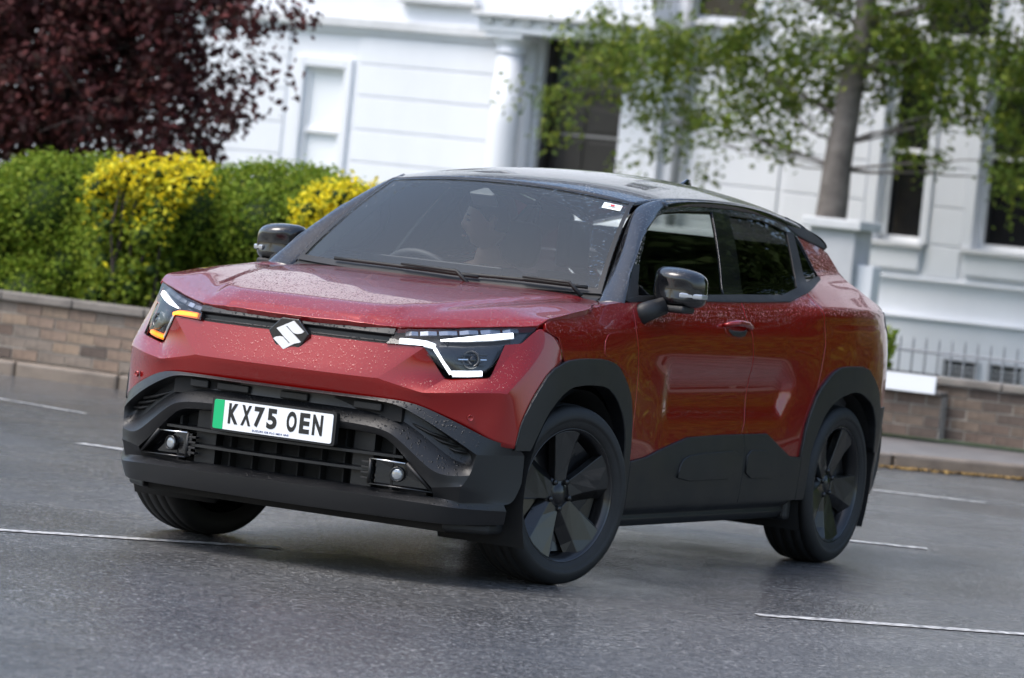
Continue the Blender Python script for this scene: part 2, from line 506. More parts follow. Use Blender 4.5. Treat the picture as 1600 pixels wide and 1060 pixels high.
# ---- pavements and kerbs
pv = [(-70, 9.2), (-5.2, 8.3), (-2.6, 9.9), (-1.15, 11.1), (70, 10.9), (70, 12.75), (-1.0, 12.95), (-3.2, 12.75), (-4.2, 11.2), (-5.8, 8.75), (-70, 9.6)]
o = mk('pavement', [(x, y, .082) for x, y in pv], [tuple(range(len(pv)))], 'paving', smooth=False); o['kind'] = 'structure'
kerb_line = [(-12, 8.40), (-8.0, 8.34), (-6.4, 8.32), (-5.2, 8.3), (-4.2, 8.85), (-3.3, 9.42), (-2.6, 9.9), (-1.9, 10.5), (-1.15, 11.1), (0.0, 11.10), (1.6, 11.09), (3.2, 11.08), (5.0, 11.08)]
kb = bpy.data.objects.new('kerb', None); COL.objects.link(kb); kb['kind'] = 'structure'
for a, c in zip(kerb_line, kerb_line[1:]):
    L = math.hypot(c[0] - a[0], c[1] - a[1]); n = max(1, round(L / .9))
    t = Vector((c[0] - a[0], c[1] - a[1], 0)).normalized(); s = Vector((-t.y, t.x, 0))
    for k in range(n):
        p = Vector((*a, 0)) + t * (L * k / n + .006); q = Vector((*a, 0)) + t * (L * (k + 1) / n - .006)
        w0, w1 = s * -.015, s * .13
        zt = .092 + random.uniform(-.004, .004)
        v = [p + w0, q + w0, q + w1, p + w1]
        V = [(x.x, x.y, -.05) for x in v] + [(x.x, x.y, zt) for x in v]
        mk('kerb_block', V, BX, 'kerb_stone', kb, smooth=False, mods=[('BEVEL', dict(width=.018, segments=2))])
# leaf litter swept along the gutter
V, Q = [], []
for k in range(1500):
    t = random.random() ** .8
    i = random.choice([6, 7, 7, 8, 8, 9, 9, 10])
    a, c = kerb_line[i], kerb_line[i + 1]; u = random.random()
    x = a[0] + (c[0] - a[0]) * u; y = a[1] + (c[1] - a[1]) * u - abs(random.gauss(0, .10)) - .02
    r = random.uniform(.012, .028); an = random.uniform(0, 2 * PI); b0 = len(V)
    for j in range(4):
        V.append((x + r * math.cos(an + j * PI / 2) * (1 if j % 2 else .6), y + r * math.sin(an + j * PI / 2) * (1 if j % 2 else .6), .006 + random.uniform(0, .012)))
    Q.append((b0, b0 + 1, b0 + 2, b0 + 3))
o = fast('leaf_litter', V, Q, 'leaf_litter'); tag(o, 'brown and yellow leaf litter swept along the kerb', 'leaf litter', kind='stuff')

# ---- brick garden walls, each brick its own piece
BW, BH, MJ = .215, .065, .010
def brick_mesh(seed):
    r = random.Random(seed)
    v, f = boxv(-.1025 - r.uniform(0, .002), .1025 + r.uniform(0, .002), -.051, .051, 0, .065)
    v = [(x + r.uniform(-.0025, .0025), y + r.uniform(-.003, .003), z + r.uniform(-.002, .002)) for x, y, z in v]
    me = bpy.data.meshes.new('brick'); me.from_pydata(v, [], f); me.materials.append(BR[seed % len(BR)]); return me
BM = [brick_mesh(i) for i in range(18)]
BMS = [[m_ for i, m_ in enumerate(BM) if i % 6 < 3], [m_ for i, m_ in enumerate(BM) if i % 6 >= 3]]
def brick_wall(name, label, a, c, zb, courses, cope, bias):
    a = Vector((*a, 0)); c = Vector((*c, 0)); L = (c - a).length; t = (c - a).normalized(); ang = math.atan2(t.y, t.x); nrm = Vector((t.y, -t.x, 0))
    w = thing(name, label, 'wall', ((a.x + c.x) / 2, (a.y + c.y) / 2, zb))
    top = zb + courses * (BH + MJ)
    def slab(nm, d0, d1, z0, z1, mat, par, l0=0, l1=L, bev=.004):
        p = [a + t * l0 - nrm * d1, a + t * l1 - nrm * d1, a + t * l1 - nrm * d0, a + t * l0 - nrm * d0]
        p = [a + t * l0 + nrm * d1, a + t * l1 + nrm * d1, a + t * l1 + nrm * d0, a + t * l0 + nrm * d0]
        V = [(x.x, x.y, z0) for x in p] + [(x.x, x.y, z1) for x in p]
        return fixn(mk(nm, V, BX, mat, par, smooth=False, mods=[('BEVEL', dict(width=bev, segments=2))] if bev else []))
    slab('mortar_bed', -.11, -.006, zb, top - .004, 'mortar', w, bev=0)
    for r in range(courses):
        off = (BW + MJ) / 2 if r % 2 else 0
        s = -off
        while s < L - .03:
            e0, e1 = max(s, 0) + MJ / 2, min(s + BW + MJ, L) - MJ / 2
            if e1 - e0 > .03:
                c0 = a + t * ((e0 + e1) / 2) - nrm * (.051 + random.uniform(-.003, .003))
                o = bpy.data.objects.new('brick', random.choice(BMS[bias] if random.random() < .9 else BM)); COL.objects.link(o)
                o.location = (c0.x, c0.y, zb + r * (BH + MJ) + MJ / 2); o.rotation_euler.z = ang + random.uniform(-.006, .006); o.scale.x = (e1 - e0) / .207; set_parent(o, w)
            s += BW + MJ
    n = max(1, round(L / .60))
    for k in range(n):
        slab('coping_stone', -.14, .035, top + .002, top + cope, 'coping_stone', w, L * k / n + .004, L * (k + 1) / n - .004, .010)
    return w
brick_wall('garden_wall', 'low buff brick garden wall with stone coping in front of the hedge', (-9.8, 8.72), (-3.9, 8.12), .10, 5, .060, 0)
brick_wall('garden_wall', 'low brown brick wall with stone coping below the thin grey railings', (-4.3, 12.80), (1.4, 12.72), .11, 5, .055, 1)
# street-name board on the right wall
sg = thing('street_sign', 'white street name board fixed on the brown brick wall', 'sign', (-2.62, 12.6, .40))
box('sign_board', -2.86, -2.45, 12.585, 12.60, .420, .548, 'sign_white', sg, .004)
box('sign_rail', -2.87, -2.44, 12.582, 12.606, .549, .560, 'sign_black', sg, .002)
for x in (-2.76, -2.55): box('sign_bracket', x - .018, x + .018, 12.601, 12.70, .455, .50, 'sign_black', sg, .003)
brick_wall('gate_pier', 'short dark brick pier under the street name board', (-3.10, 12.66), (-2.42, 12.655), .11, 4, .03, 1)

# ---- white iron railing between the wall and the villa
rl = thing('railing', 'thin grey iron railing with upright bars above the low brick wall', 'railing', (-1.6, 13.9, .1))
for z in (.20, .66):
    box('railing_bar', -3.6, 1.6, 13.885, 13.905, z, z + .022, 'railing_grey', rl, .004)
bv, bf = tube([(0, 0, .10), (0, 0, .74), (0, 0, .775)], [.008, .008, .003], 6)
bme = bpy.data.meshes.new('baluster'); bme.from_pydata(bv, [], bf); bme.materials.append(M['railing_grey'])
for k in range(52):
    o = bpy.data.objects.new('baluster', bme); COL.objects.link(o); o.location = (-3.55 + k * .10, 13.895, 0); set_parent(o, rl)

# ---- white stucco villa
FYB = 24.0
vl = thing('villa', 'large white stucco villa with banded walls, sash windows and columned porch', 'house', (-10, FYB, 0))
def vb(name, x0, x1, z0, z1, d0, d1, mat='white_stucco', par=vl, bev=.012):
    """box on the facade: d0..d1 metres proud of the wall plane"""
    return box(name, x0, x1, FYB - d1, FYB - d0, z0, z1, mat, par, bev)
wins = [(-14.20, -13.72, .95, 2.66), (-7.58, -7.10, 1.44, 3.30), (-6.54, -5.95, 1.44, 3.30), (-5.30, -4.72, 1.44, 3.30)]
door = (-11.42, -10.46, .95, 3.22)
ops = sorted([w for w in wins] + [door])
# wall core in pieces around the openings
zt = 11.5
xs_ = [-22.0]
for x0, x1, z0, z1 in ops:
    vb('wall', xs_[-1], x0, -.1, zt, -.35, 0, bev=0)
    vb('wall', x0, x1, -.1, z0, -.35, 0, bev=0); vb('wall', x0, x1, z1, zt, -.35, 0, bev=0)
    xs_.append(x1)
vb('wall', xs_[-1], 3.0, -.1, zt, -.35, 0, bev=0)
# banded courses, proud of the wall so the joints read as grooves
def courses(x0, x1, zs, d=.020):
    for a, c in zip(zs, zs[1:]): vb('stucco_course', x0, x1, a + .006, c - .006, -.01, d, bev=.008)
courses(-13.56, -11.90, [1.02, 1.36, 1.70, 2.04, 2.395, 2.73, 3.04])
courses(-22.0, -14.42, [1.02, 1.36, 1.70, 2.04, 2.395, 2.73, 3.04])
courses(-7.00, -6.66, [1.12, 1.44, 1.815, 2.205, 2.55, 2.90, 3.24])
courses(-8.60, -7.72, [1.12, 1.44, 1.815, 2.205, 2.55, 2.90, 3.24])
courses(-5.82, -5.42, [1.12, 1.44, 1.815, 2.205, 2.55, 2.90, 3.24])
courses(-9.60, -8.66, [1.12, 1.46, 1.83, 2.20, 2.55, 2.90, 3.24])
courses(-4.6, 3.0, [1.12, 1.44, 1.815, 2.205, 2.55, 2.90, 3.24])
# cornice, string courses, plinth
vb('string_course', -22, -11.86, 3.10, 3.21, -.01, .10, 'stone_white'); vb('string_course', -22, -11.86, 3.045, 3.10, -.01, .055)
vb('string_course', -8.62, 3.0, 3.40, 3.50, -.01, .10, 'stone_white')
vb('plinth', -9.7, 3.0, -.1, .70, -.01, .10); vb('plinth_moulding', -9.7, 3.0, .70, .73, -.01, .13)
vb('plinth_band', -9.7, 3.0, 1.075, 1.110, -.01, .05)
vb('upper_cornice', -22, 3.0, 10.7, 11.0, -.01, .30, 'stone_white')
for wx in (-16.5, -12.66, -9.4, -6.9, -4.2, -1.2, 1.6):
    for wz in (3.52, 7.2):
        uw = bpy.data.objects.new('upper_window', None); COL.objects.link(uw); uw.location = (wx, FYB, wz); set_parent(uw, vl)
        vb('pane', wx - .32, wx + .32, wz, wz + 1.9, -.01, .012, 'window_pane', uw, 0)
        vb('window_frame', wx - .40, wx - .321, wz - .05, wz + 2.0, -.01, .06, 'white_wood', uw, .006); vb('window_frame', wx + .321, wx + .40, wz - .05, wz + 2.0, -.01, .06, 'white_wood', uw, .006)
        vb('window_frame', wx - .3205, wx + .3205, wz + 1.901, wz + 2.0, -.01, .06, 'white_wood', uw, .006); vb('meeting_rail', wx - .3205, wx + .3205, wz + .93, wz + .98, .013, .04, 'white_wood', uw, .004)
        vb('window_sill', wx - .46, wx + .46, wz - .11, wz - .051, -.01, .12, 'stone_white', uw, .008)
# sash windows
def sash(x0, x1, z0, z1, mid, blind, lbl):
    f = bpy.data.objects.new('window', None); COL.objects.link(f); f.location = ((x0 + x1) / 2, FYB, z0); set_parent(f, vl); f['label'] = lbl
    d = -.045 if blind else -.16
    vb('window_frame', x0, x0 + .045, z0, z1, d - .05, d + .02, 'white_wood', f, .004); vb('window_frame', x1 - .045, x1, z0, z1, d - .05, d + .02, 'white_wood', f, .004)
    vb('window_frame', x0 + .046, x1 - .046, z1 - .05, z1, d - .05, d + .02, 'white_wood', f, .004); vb('window_frame', x0 + .046, x1 - .046, z0, z0 + .06, d - .05, d + .02, 'white_wood', f, .004)
    vb('meeting_rail', x0 + .046, x1 - .046, mid - .025, mid + .025, d - .05, d + .03, 'white_wood', f, .004)
    vb('pane', x0 + .046, x1 - .046, z0 + .061, mid - .026, d - .03, d - .024, 'window_pane' if not blind else 'blind_pane', f, 0)
    vb('pane', x0 + .046, x1 - .046, mid + .026, z1 - .051, d - .02, d - .014, 'window_pane' if not blind else 'blind_pane', f, 0)
    if blind: vb('blind', x0 + .03, x1 - .03, z0, z1, -.11, -.085, 'blind_fabric', f, 0)
    else: vb('dark_room', x0, x1, z0, z1, -.349, -.33, 'room_dark', f, 0)
    vb('window_sill', x0 - .10, x1 + .06, z0 - .055, z0 - .002, -.2, .09, 'stone_white', f, .008)
    vb('sill_apron', x0 - .06, x1 + .03, z0 - .27, z0 - .060, -.01, .055, 'white_stucco', f, .01)
    # flat architrave
    vb('architrave', x0 - .11, x0 - .004, z0, z1 + .11, -.01, .045, 'white_stucco', f, .008); vb('architrave', x1 + .004, x1 + .09, z0, z1 + .11, -.01, .045, 'white_stucco', f, .008)
    vb('architrave', x0 - .003, x1 + .003, z1 + .004, z1 + .11, -.01, .045, 'white_stucco', f, .008)
sash(*wins[0], 1.99, True, 'white sash window with pale blind drawn, left of the porch')
sash(*wins[1], 2.345, False, 'dark narrow sash window right of the tree trunk')
sash(*wins[2], 2.36, False, 'dark sash window at the right edge of the photograph')
sash(*wins[3], 2.36, False, 'dark sash window furthest along the wall')
# shutter-like white reveal seen in the first dark window
vb('window_reveal', -7.58, -7.50, 1.50, 3.25, -.12, -.08, 'white_wood', vl, .004)
# basement windows behind the railing
for x in (-6.50, -6.02, -5.54, -5.06):
    bw = bpy.data.objects.new('basement_window', None); COL.objects.link(bw); bw.location = (x, FYB, .08); set_parent(bw, vl)
    vb('pane', x - .16, x + .16, .10, .33, .085, .104, 'window_pane', bw, 0)
    vb('window_frame', x - .20, x - .161, .08, .36, .09, .125, 'grey_stucco', bw, .004); vb('window_frame', x + .161, x + .20, .08, .36, .09, .125, 'grey_stucco', bw, .004)
    vb('window_frame', x - .1605, x + .1605, .335, .36, .09, .125, 'grey_stucco', bw, .004)
    for k in range(4): vb('window_bar', x - .16, x + .16, .125 + k * .05, .135 + k * .05, .105, .115, 'white_wood', bw, 0)
# porch: door, fanlight, columns, entablature
dr = bpy.data.objects.new('front_door', None); COL.objects.link(dr); dr.location = (-10.94, FYB, .95); set_parent(dr, vl)
vb('door_frame', -11.42, -11.36, .95, 3.22, -.33, -.10, 'door_black', dr, .004); vb('door_frame', -10.52, -10.46, .95, 3.22, -.33, -.10, 'door_black', dr, .004)
vb('door_frame', -11.359, -10.521, 3.16, 3.22, -.33, -.10, 'door_black', dr, .004); vb('transom_bar', -11.359, -10.521, 2.62, 2.70, -.33, -.10, 'door_black', dr, .004)
vb('fanlight', -11.359, -10.521, 2.70, 3.16, -.25, -.24, 'fanlight_glass', dr, 0)
vb('fanlight_bar', -10.955, -10.925, 2.70, 3.16, -.24, -.20, 'door_black', dr, .003)
vb('door_leaf', -11.359, -10.521, .95, 2.62, -.28, -.22, 'door_black', dr, .004)
for x0, x1 in ((-11.30, -10.97), (-10.91, -10.58)):
    for z0, z1 in ((1.05, 1.55), (1.66, 2.14), (2.24, 2.55)): vb('door_panel', x0, x1, z0, z1, -.22, -.205, 'door_black', dr, .010)
vb('letter_rail', -11.30, -10.58, 2.185, 2.205, -.222, -.195, 'dull_metal', dr, .003)
vb('back_of_hall', -11.42, -10.46, .95, 3.22, -.349, -.335, 'room_dark', dr, 0)
vb('hall_light_box', -11.5, -11.33, 1.60, 1.75, .02, .10, 'stone_white', vl, .01)
def column(x, lbl):
    c = bpy.data.objects.new('porch_column', None); COL.objects.link(c); c.location = (x, FYB - .35, .9); set_parent(c, vl); c['label'] = lbl
    v, f = tube([(x, FYB - .35, z) for z in (1.05, 1.4, 2.2, 2.95)], [.165, .165, .158, .145], 24); mk('shaft', v, f, 'white_stucco', c)
    vv = [(r, z) for r, z in ((.15, 2.95), (.165, 2.955), (.165, 2.98), (.15, 2.985), (.15, 3.04), (.19, 3.07), (.195, 3.09), (.19, 3.10), (.10, 3.10))]
    rows = [[(x + r * math.cos(2 * PI * k / 24), FYB - .35 + r * math.sin(2 * PI * k / 24), z) for k in range(24)] for r, z in vv]
    mk('capital', *grid(rows, True), 'white_stucco', c)
    box('abacus', x - .21, x + .21, FYB - .56, FYB - .14, 3.10, 3.15, 'white_stucco', c, .006)
    box('base', x - .22, x + .22, FYB - .57, FYB - .13, .90, 1.05, 'white_stucco', c, .01)
column(-11.62, 'round white porch column left of the black door')
vb('pilaster', -11.88, -11.46, .9, 3.15, -.01, .10); vb('pilaster', -10.44, -9.98, .9, 3.15, -.01, .10)
vb('entablature', -11.92, -9.92, 3.153, 3.30, -.01, .58); vb('entablature', -11.96, -9.88, 3.302, 3.36, -.01, .66, 'stone_white'); vb('porch_frieze', -11.86, -9.98, 3.36, 3.75, -.01, .50)
for k in range(9): vb('dentil', -11.84 + k * .22, -11.74 + k * .22, 3.245, 3.30, .58, .62, 'stone_white', vl, .004)
vb('porch_floor', -12.0, -9.8, -.1, .898, -.01, .75, 'stone_white')
# downpipe
v, f = tube([(-9.76, FYB - .11, .2), (-9.76, FYB - .11, 6.4)], .052, 12); mk('downpipe', v, f, 'lead_pipe', vl)
for z in (1.2, 2.6, 4.0): vb('pipe_bracket', -9.83, -9.69, z, z + .05, .0, .165, 'lead_pipe', vl, .004)
v, f = extrude([(-22.3, 11.5), (3.3, 11.5), (-2, 13.6), (-17, 13.6)], 'y', FYB - .2, FYB + 8); fixn(mk('roof', v, f, 'slate', vl, smooth=False))
vb('side_wall', -22, -21.6, -.1, 11.5, -8, -.36, bev=0); vb('side_wall', 2.6, 3.0, -.1, 11.5, -8, -.36, bev=0)

# ---- white garden pier and low wall in front of the trunk
gp_ = thing('garden_pier', 'square white stucco pier with flat cap, below the street tree trunk', 'pier', (-6.3, 20, 0))
box('pier_shaft', -6.50, -6.06, 19.75, 20.15, 0, 1.50, 'grey_stucco', gp_, .01)
box('pier_cap', -6.56, -6.00, 19.69, 20.21, 1.50, 1.59, 'stone_white', gp_, .012)
gw = thing('boundary_wall', 'low white garden wall running left from the white pier', 'wall', (-9, 20, 0))
box('wall_body', -12.5, -6.505, 19.85, 20.05, 0, 1.30, 'white_stucco', gw, .01)
box('wall_cap', -12.5, -6.565, 19.80, 20.10, 1.30, 1.37, 'stone_white', gw, .012)
box('wall_body', -6.055, -5.9, 19.85, 20.05, 0, 1.20, 'white_stucco', gw, .01)
sheet('front_garden', [(-40, 9.4), (-5.8, 8.85), (-4.2, 11.2), (-3.2, 12.78), (-1.0, 12.97), (70, 12.77), (70, 40), (-40, 40)], .08, 'lawn')
# ---- car side surface x=S(y,z)
ZR=[.20,.32,.45,.55,.65,.75,.85,.93,1.00,1.06,1.12,1.17,1.25]
ST={-.62:[.800,.815,.82,.825,.83,.835,.84,.84,.835,.83,.81,.79,.76],
-.45:[.85,.86,.868,.872,.876,.878,.874,.868,.855,.83,.80,.78,.75],
-.30:[.86,.875,.884,.889,.892,.893,.889,.883,.866,.832,.80,.78,.75],
0:[.86,.88,.89,.895,.897,.897,.895,.888,.870,.834,.80,.78,.75],
.35:[.86,.88,.888,.892,.892,.890,.886,.880,.867,.842,.81,.785,.75],
.50:[.855,.875,.885,.888,.885,.88,.876,.874,.866,.848,.82,.79,.75],
.75:[.845,.87,.877,.873,.868,.866,.868,.873,.868,.853,.828,.797,.755],
1.6:[.845,.87,.877,.873,.868,.866,.868,.873,.868,.853,.828,.797,.755],
2.0:[.85,.872,.88,.88,.877,.874,.875,.878,.875,.862,.838,.803,.755],
2.35:[.86,.88,.892,.897,.898,.898,.897,.895,.89,.882,.868,.825,.752],
2.7:[.86,.88,.893,.90,.902,.902,.90,.898,.893,.886,.868,.825,.75],
3.0:[.84,.865,.88,.888,.891,.891,.890,.887,.881,.871,.851,.803,.735],
3.2:[.82,.842,.854,.862,.866,.867,.866,.862,.854,.842,.818,.772,.705],
3.35:[.76,.78,.79,.80,.80,.80,.80,.795,.785,.77,.745,.71,.66],
3.45:[.68,.70,.70,.71,.71,.71,.71,.70,.69,.68,.66,.63,.60]}
def Gs(y,z):
    return .797-.36*(z-1.15)-.35*(z-1.15)**2-.030*np.clip((y-1.6),0,3)**2
Y0,Z0,HS=-.70,.12,.01
YS=np.arange(Y0,3.56,HS);ZS=np.arange(Z0,1.70,HS)
def _blur(a,s,ax):
    n=int(s*3)+1;k=np.exp(-.5*(np.arange(-n,n+1)/s)**2);k/=k.sum()
    a=np.moveaxis(a,ax,0);p=np.concatenate([a[:1].repeat(n,0),a,a[-1:].repeat(n,0)])
    o=sum(k[i]*p[i:i+len(a)] for i in range(2*n+1));return np.moveaxis(o,0,ax)
def sdf(poly,A,B):
    d=np.full(A.shape,9.);ins=np.zeros(A.shape,bool);n=len(poly)
    for i in range(n):
        (x1,y1),(x2,y2)=poly[i],poly[(i+1)%n]
        ex,ey=x2-x1,y2-y1;t=np.clip(((A-x1)*ex+(B-y1)*ey)/(ex*ex+ey*ey),0,1)
        d=np.minimum(d,np.hypot(A-x1-t*ex,B-y1-t*ey))
        c=((y1>B)!=(y2>B))&(A<(x2-x1)*(B-y1)/((y2-y1) or 1e-9)+x1);ins^=c
    return np.where(ins,-d,d)
def _mk():
    ys=sorted(ST);T=np.array([np.interp(ZS,ZR,ST[y]) for y in ys])
    T=np.array([np.interp(YS,ys,T[:,j]) for j in range(len(ZS))]).T
    YY,ZZ=np.meshgrid(YS,ZS,indexing='ij')
    g=Gs(YY,ZZ);w=np.clip((ZZ-1.22)/.06,0,1);w0=np.clip((ZZ-1.165)/.03,0,1)
    rear=np.clip((YY-2.0)/.3,0,1);w=w0*(1-rear)+w*rear
    T=T*(1-w)+g*w
    T=_blur(_blur(T,5,0),1.0,1)
    d=sdf([(.80,.665),(.80,.85),(1.95,.85),(2.06,.79),(1.96,.665)],YY,ZZ)
    m=np.clip(-d/.085+.42,0,1);m=m*m*(3-2*m)
    T-=.020*_blur(_blur(m,1.5,0),1.5,1)
    zr=np.interp(YY,[2.0,2.35,3.0,3.3],[1.085,1.118,1.140,1.140]);am=np.clip((YY-2.05)/.35,0,1)*np.clip((3.40-YY)/.2,0,1)
    T+=.013*am*np.clip(1-np.abs(ZZ-zr)/.055,0,1)
    return T
TS=_mk();DY,DZ=np.gradient(TS,HS)
def _lk(T,y,z):
    a=np.clip((np.asarray(y)-Y0)/HS,0,len(YS)-1.001);b=np.clip((np.asarray(z)-Z0)/HS,0,len(ZS)-1.001)
    i=a.astype(int);j=b.astype(int);u=a-i;v=b-j
    return T[i,j]*(1-u)*(1-v)+T[i+1,j]*u*(1-v)+T[i,j+1]*(1-u)*v+T[i+1,j+1]*u*v
def S(y,z): return _lk(TS,y,z)
def Smap(off=0.):
    def f(A):
        y, z = A[:, 0], A[:, 1]
        x = S(y, z); N = np.stack([np.ones(len(y)), -_lk(DY, y, z), -_lk(DZ, y, z)], 1)
        N /= np.linalg.norm(N, axis=1)[:, None]
        P = np.stack([x, y, z], 1) + N * off
        return P, N
    return f
def resample(poly, h):
    out = []
    n = len(poly)
    for i in range(n):
        a = np.array(poly[i]); c = np.array(poly[(i + 1) % n]); k = max(1, int(np.linalg.norm(c - a) / h + .5))
        for j in range(k): out.append(tuple(a + (c - a) * j / k))
    return out
def panel(poly, mapf, h=.035, depth=.014, lip=.003, rnd=0):
    if rnd: poly = smooth_poly(list(poly), rnd)
    area = sum(poly[i][0] * poly[(i + 1) % len(poly)][1] - poly[(i + 1) % len(poly)][0] * poly[i][1] for i in range(len(poly)))
    if area < 0: poly = list(poly)[::-1]
    B = resample(poly, h * .6); nb = len(B)
    Ba = np.array(B); lo = Ba.min(0); hi = Ba.max(0)
    ga, gb = np.meshgrid(np.arange(lo[0], hi[0], h), np.arange(lo[1], hi[1], h), indexing='ij')
    ga = ga.ravel(); gb = gb.ravel(); k = inside(poly, ga, gb)
    ga, gb = ga[k], gb[k]
    if len(ga):
        d = np.min(np.hypot(ga[:, None] - Ba[None, :, 0], gb[:, None] - Ba[None, :, 1]), 1); k = d > h * .5
        ga, gb = ga[k], gb[k]
    pts = [Vector(p) for p in B] + [Vector((a, c)) for a, c in zip(ga, gb)]
    vs, es, fs, *_ = delaunay_2d_cdt(pts, [(i, (i + 1) % nb) for i in range(nb)], [], 1, 1e-6)
    A = np.array([(v.x, v.y) for v in vs])
    P, N = mapf(A)
    F = [tuple(f) for f in fs]
    e = set()
    for f in F:
        for i in range(len(f)): e.add((f[i], f[(i + 1) % len(f)]))
    bd = [(a, c) for a, c in e if (c, a) not in e]
    T = {}
    for a, c in bd:
        t = np.cross(P[c] - P[a], N[a])
        T[a] = T.get(a, 0) + t; T[c] = T.get(c, 0) + t
    idx = {}; V = [tuple(p) for p in P]; NN = [tuple(x) for x in N]
    for a, t in T.items():
        t = t / (np.linalg.norm(t) + 1e-9)
        idx[a] = len(V)
        V.append(tuple(P[a] + t * lip * .5 - N[a] * lip)); NN.append(tuple(t))
        V.append(tuple(P[a] + t * lip * .5 - N[a] * depth)); NN.append(tuple(t))
    for a, c in bd:
        F.append((a, idx[a], idx[c], c)); F.append((idx[a], idx[a] + 1, idx[c] + 1, idx[c]))
    return V, F, NN
def put(name, pan, mat, parent, side=1, **kw):
    V, F, N = pan
    if side < 0: V = flip(V); F = rev(F); N = flip(N)
    if XF is not None: pass
    return mk(name, V, F, mat, parent, normals=N, **kw)
def mir(name, vf, mat, parent, side=1, **kw):
    v, f = vf
    if side < 0: v = flip(v); f = rev(f)
    return mk(name, v, f, mat, parent, **kw)

# ================================================================== THE CAR
XF = body_xf
car = thing('car', 'red compact electric SUV with black roof and cladding, wet with raindrops, turning on the road', 'car', (0, 1.3, 0))
SUB = lambda lv: ('SUBSURF', dict(levels=lv, render_levels=lv))
SOL = lambda t: ('SOLIDIFY', dict(thickness=t, offset=-1))
BEV = lambda w, s=2: ('BEVEL', dict(width=w, segments=s, limit_method='ANGLE', angle_limit=.5))

def both(V, F, seam=1e-6):
    """mirror a half cage across x=0 and weld the centre line"""
    V = [tuple(p) for p in V]; n = len(V); mp = {}
    W = list(V)
    for i, p in enumerate(V):
        if abs(p[0]) < seam: mp[i] = i
        else: mp[i] = len(W); W.append((-p[0], p[1], p[2]))
    G = list(F) + [tuple(mp[i] for i in reversed(f)) for f in F]
    return W, G, mp

# ---------------- red front bumper, a faceted cage
U = dict(U0=(0, -.782, .884), U1=(.25, -.778, .884), U2=(.404, -.762, .884), U3=(.549, -.731, .889), U4=(.621, -.677, .776),
         U5=(.766, -.588, .797), U6=(.772, -.505, .924), U7=(.812, -.448, .934), U8=(.838, -.372, 1.000),
         C0=(0, -.828, .752), C1=(.25, -.824, .752), C2=(.397, -.800, .752), C3=(.574, -.762, .718), C4=(.702, -.697, .734), T=(.836, -.566, .750),
         T1=(.862, -.452, .842), T2=(.868, -.345, .935), T3=(.853, -.355, .991), SB=(.876, -.268, .968),
         A1=(.864, -.512, .540), A2=(.872, -.494, .643), A3=(.881, -.433, .741), A4=(.891, -.338, .839), A5=(.894, -.217, .877),
         B0=(0, -.800, .668), B1=(.25, -.795, .668), B2=(.45, -.775, .670), B3=(.555, -.750, .670), B4=(.647, -.708, .634), B5=(.746, -.643, .590), B6=(.823, -.575, .540))
nm = list(U); ix = {k: i for i, k in enumerate(nm)}
fc = ['U0 C0 C1 U1', 'U1 C1 C2 U2', 'U2 C2 U3', 'U3 C2 C3 U4', 'U4 C3 C4 U5', 'U5 C4 T', 'U5 T T1 U7', 'U5 U7 U6', 'U7 T1 T2 U8', 'U8 T2 T3', 'T3 T2 SB',
      'C0 B0 B1 C1', 'C1 B1 B2 C2', 'C2 B2 B3 C3', 'C3 B3 B4 C4', 'C4 B4 B5 T', 'T B5 B6', 'T B6 A1 A2', 'T A2 A3 T1', 'T1 A3 A4 T2', 'T2 A4 A5 SB']
F = [tuple(ix[k] for k in f.split()) for f in fc]
cr = {}
def cset(s, w):
    k = s.split()
    for a, c in zip(k, k[1:]): cr[(ix[a], ix[c])] = w
cset('C0 C1 C2 U3', .96); cset('C2 C3 C4 T', .95); cset('T T1 T2 T3', .92); cset('U3 U4', 1); cset('C3 U4', .95); cset('U5 T', .6); cset('U5 U7', .95)
cset('U0 U1 U2 U3 U4 U5 U6 U7 U8', 1); cset('B0 B1 B2 B3 B4 B5 B6 A1 A2 A3 A4 A5', .9); cset('U8 T3 SB', .9)
V2, F2, mp = both([U[k] for k in nm], F)
cr2 = dict(cr)
for (a, c), w in cr.items(): cr2[(mp[a], mp[c])] = w
shp = {k for k, w in cr2.items() if w > .9}
fb = mk('front_bumper', V2, F2, 'red_paint', car, creases=cr2, sharp=shp, mods=[SUB(3), SOL(.012)])
fb['label'] = 'faceted glossy red front bumper'

# ---------------- hood
FX, FY, FZ = [0, .20, .30, .43, .60, .84, .95], [-.790, -.788, -.778, -.728, -.590, -.374, -.27], [.948, .949, .950, .950, .967, 1.003, 1.02]
def hoodz(x, y):
    x = np.abs(x)
    yf = np.interp(x, FX, FY); zf = np.interp(x, FX, FZ)
    sl = np.where(x > .40, .80, 1.0); t = np.maximum((y - yf) * sl, 0)
    front = zf + .018 * (1 - np.exp(-t / .010)) + .50 * t
    top = np.interp(y, [-.9, -.62, -.45, -.30, -.10, .10, .35, .6], [.995, 1.031, 1.056, 1.076, 1.099, 1.116, 1.128, 1.135])
    top = top - .024 * (x / .84) ** 3.2
    xr = np.interp(y, [-.8, -.62, -.40, -.126, .3], [.36, .415, .48, .55, .62])
    q = np.clip((x - xr) / .045, 0, 1); q = q * q * (3 - 2 * q)
    ob = np.exp(-((x - xr - .17) / .085) ** 2) * np.clip((y + .75) / .4, 0, 1)
    fade = np.clip((.35 - y) / .5, 0, 1)
    top = top - .013 * q * (.6 + .4 * fade) + .016 * ob * fade
    k = .0040
    m = np.minimum(front, top); d = np.abs(front - top)
    return m - k * np.exp(-d / k * .9) * .7
HX = np.arange(-.96, .9601, .01); HY = np.arange(-.86, .56, .01)
HXX, HYY = np.meshgrid(HX, HY, indexing='ij')
HT = _blur(_blur(hoodz(HXX, HYY), .8, 0), .7, 1)
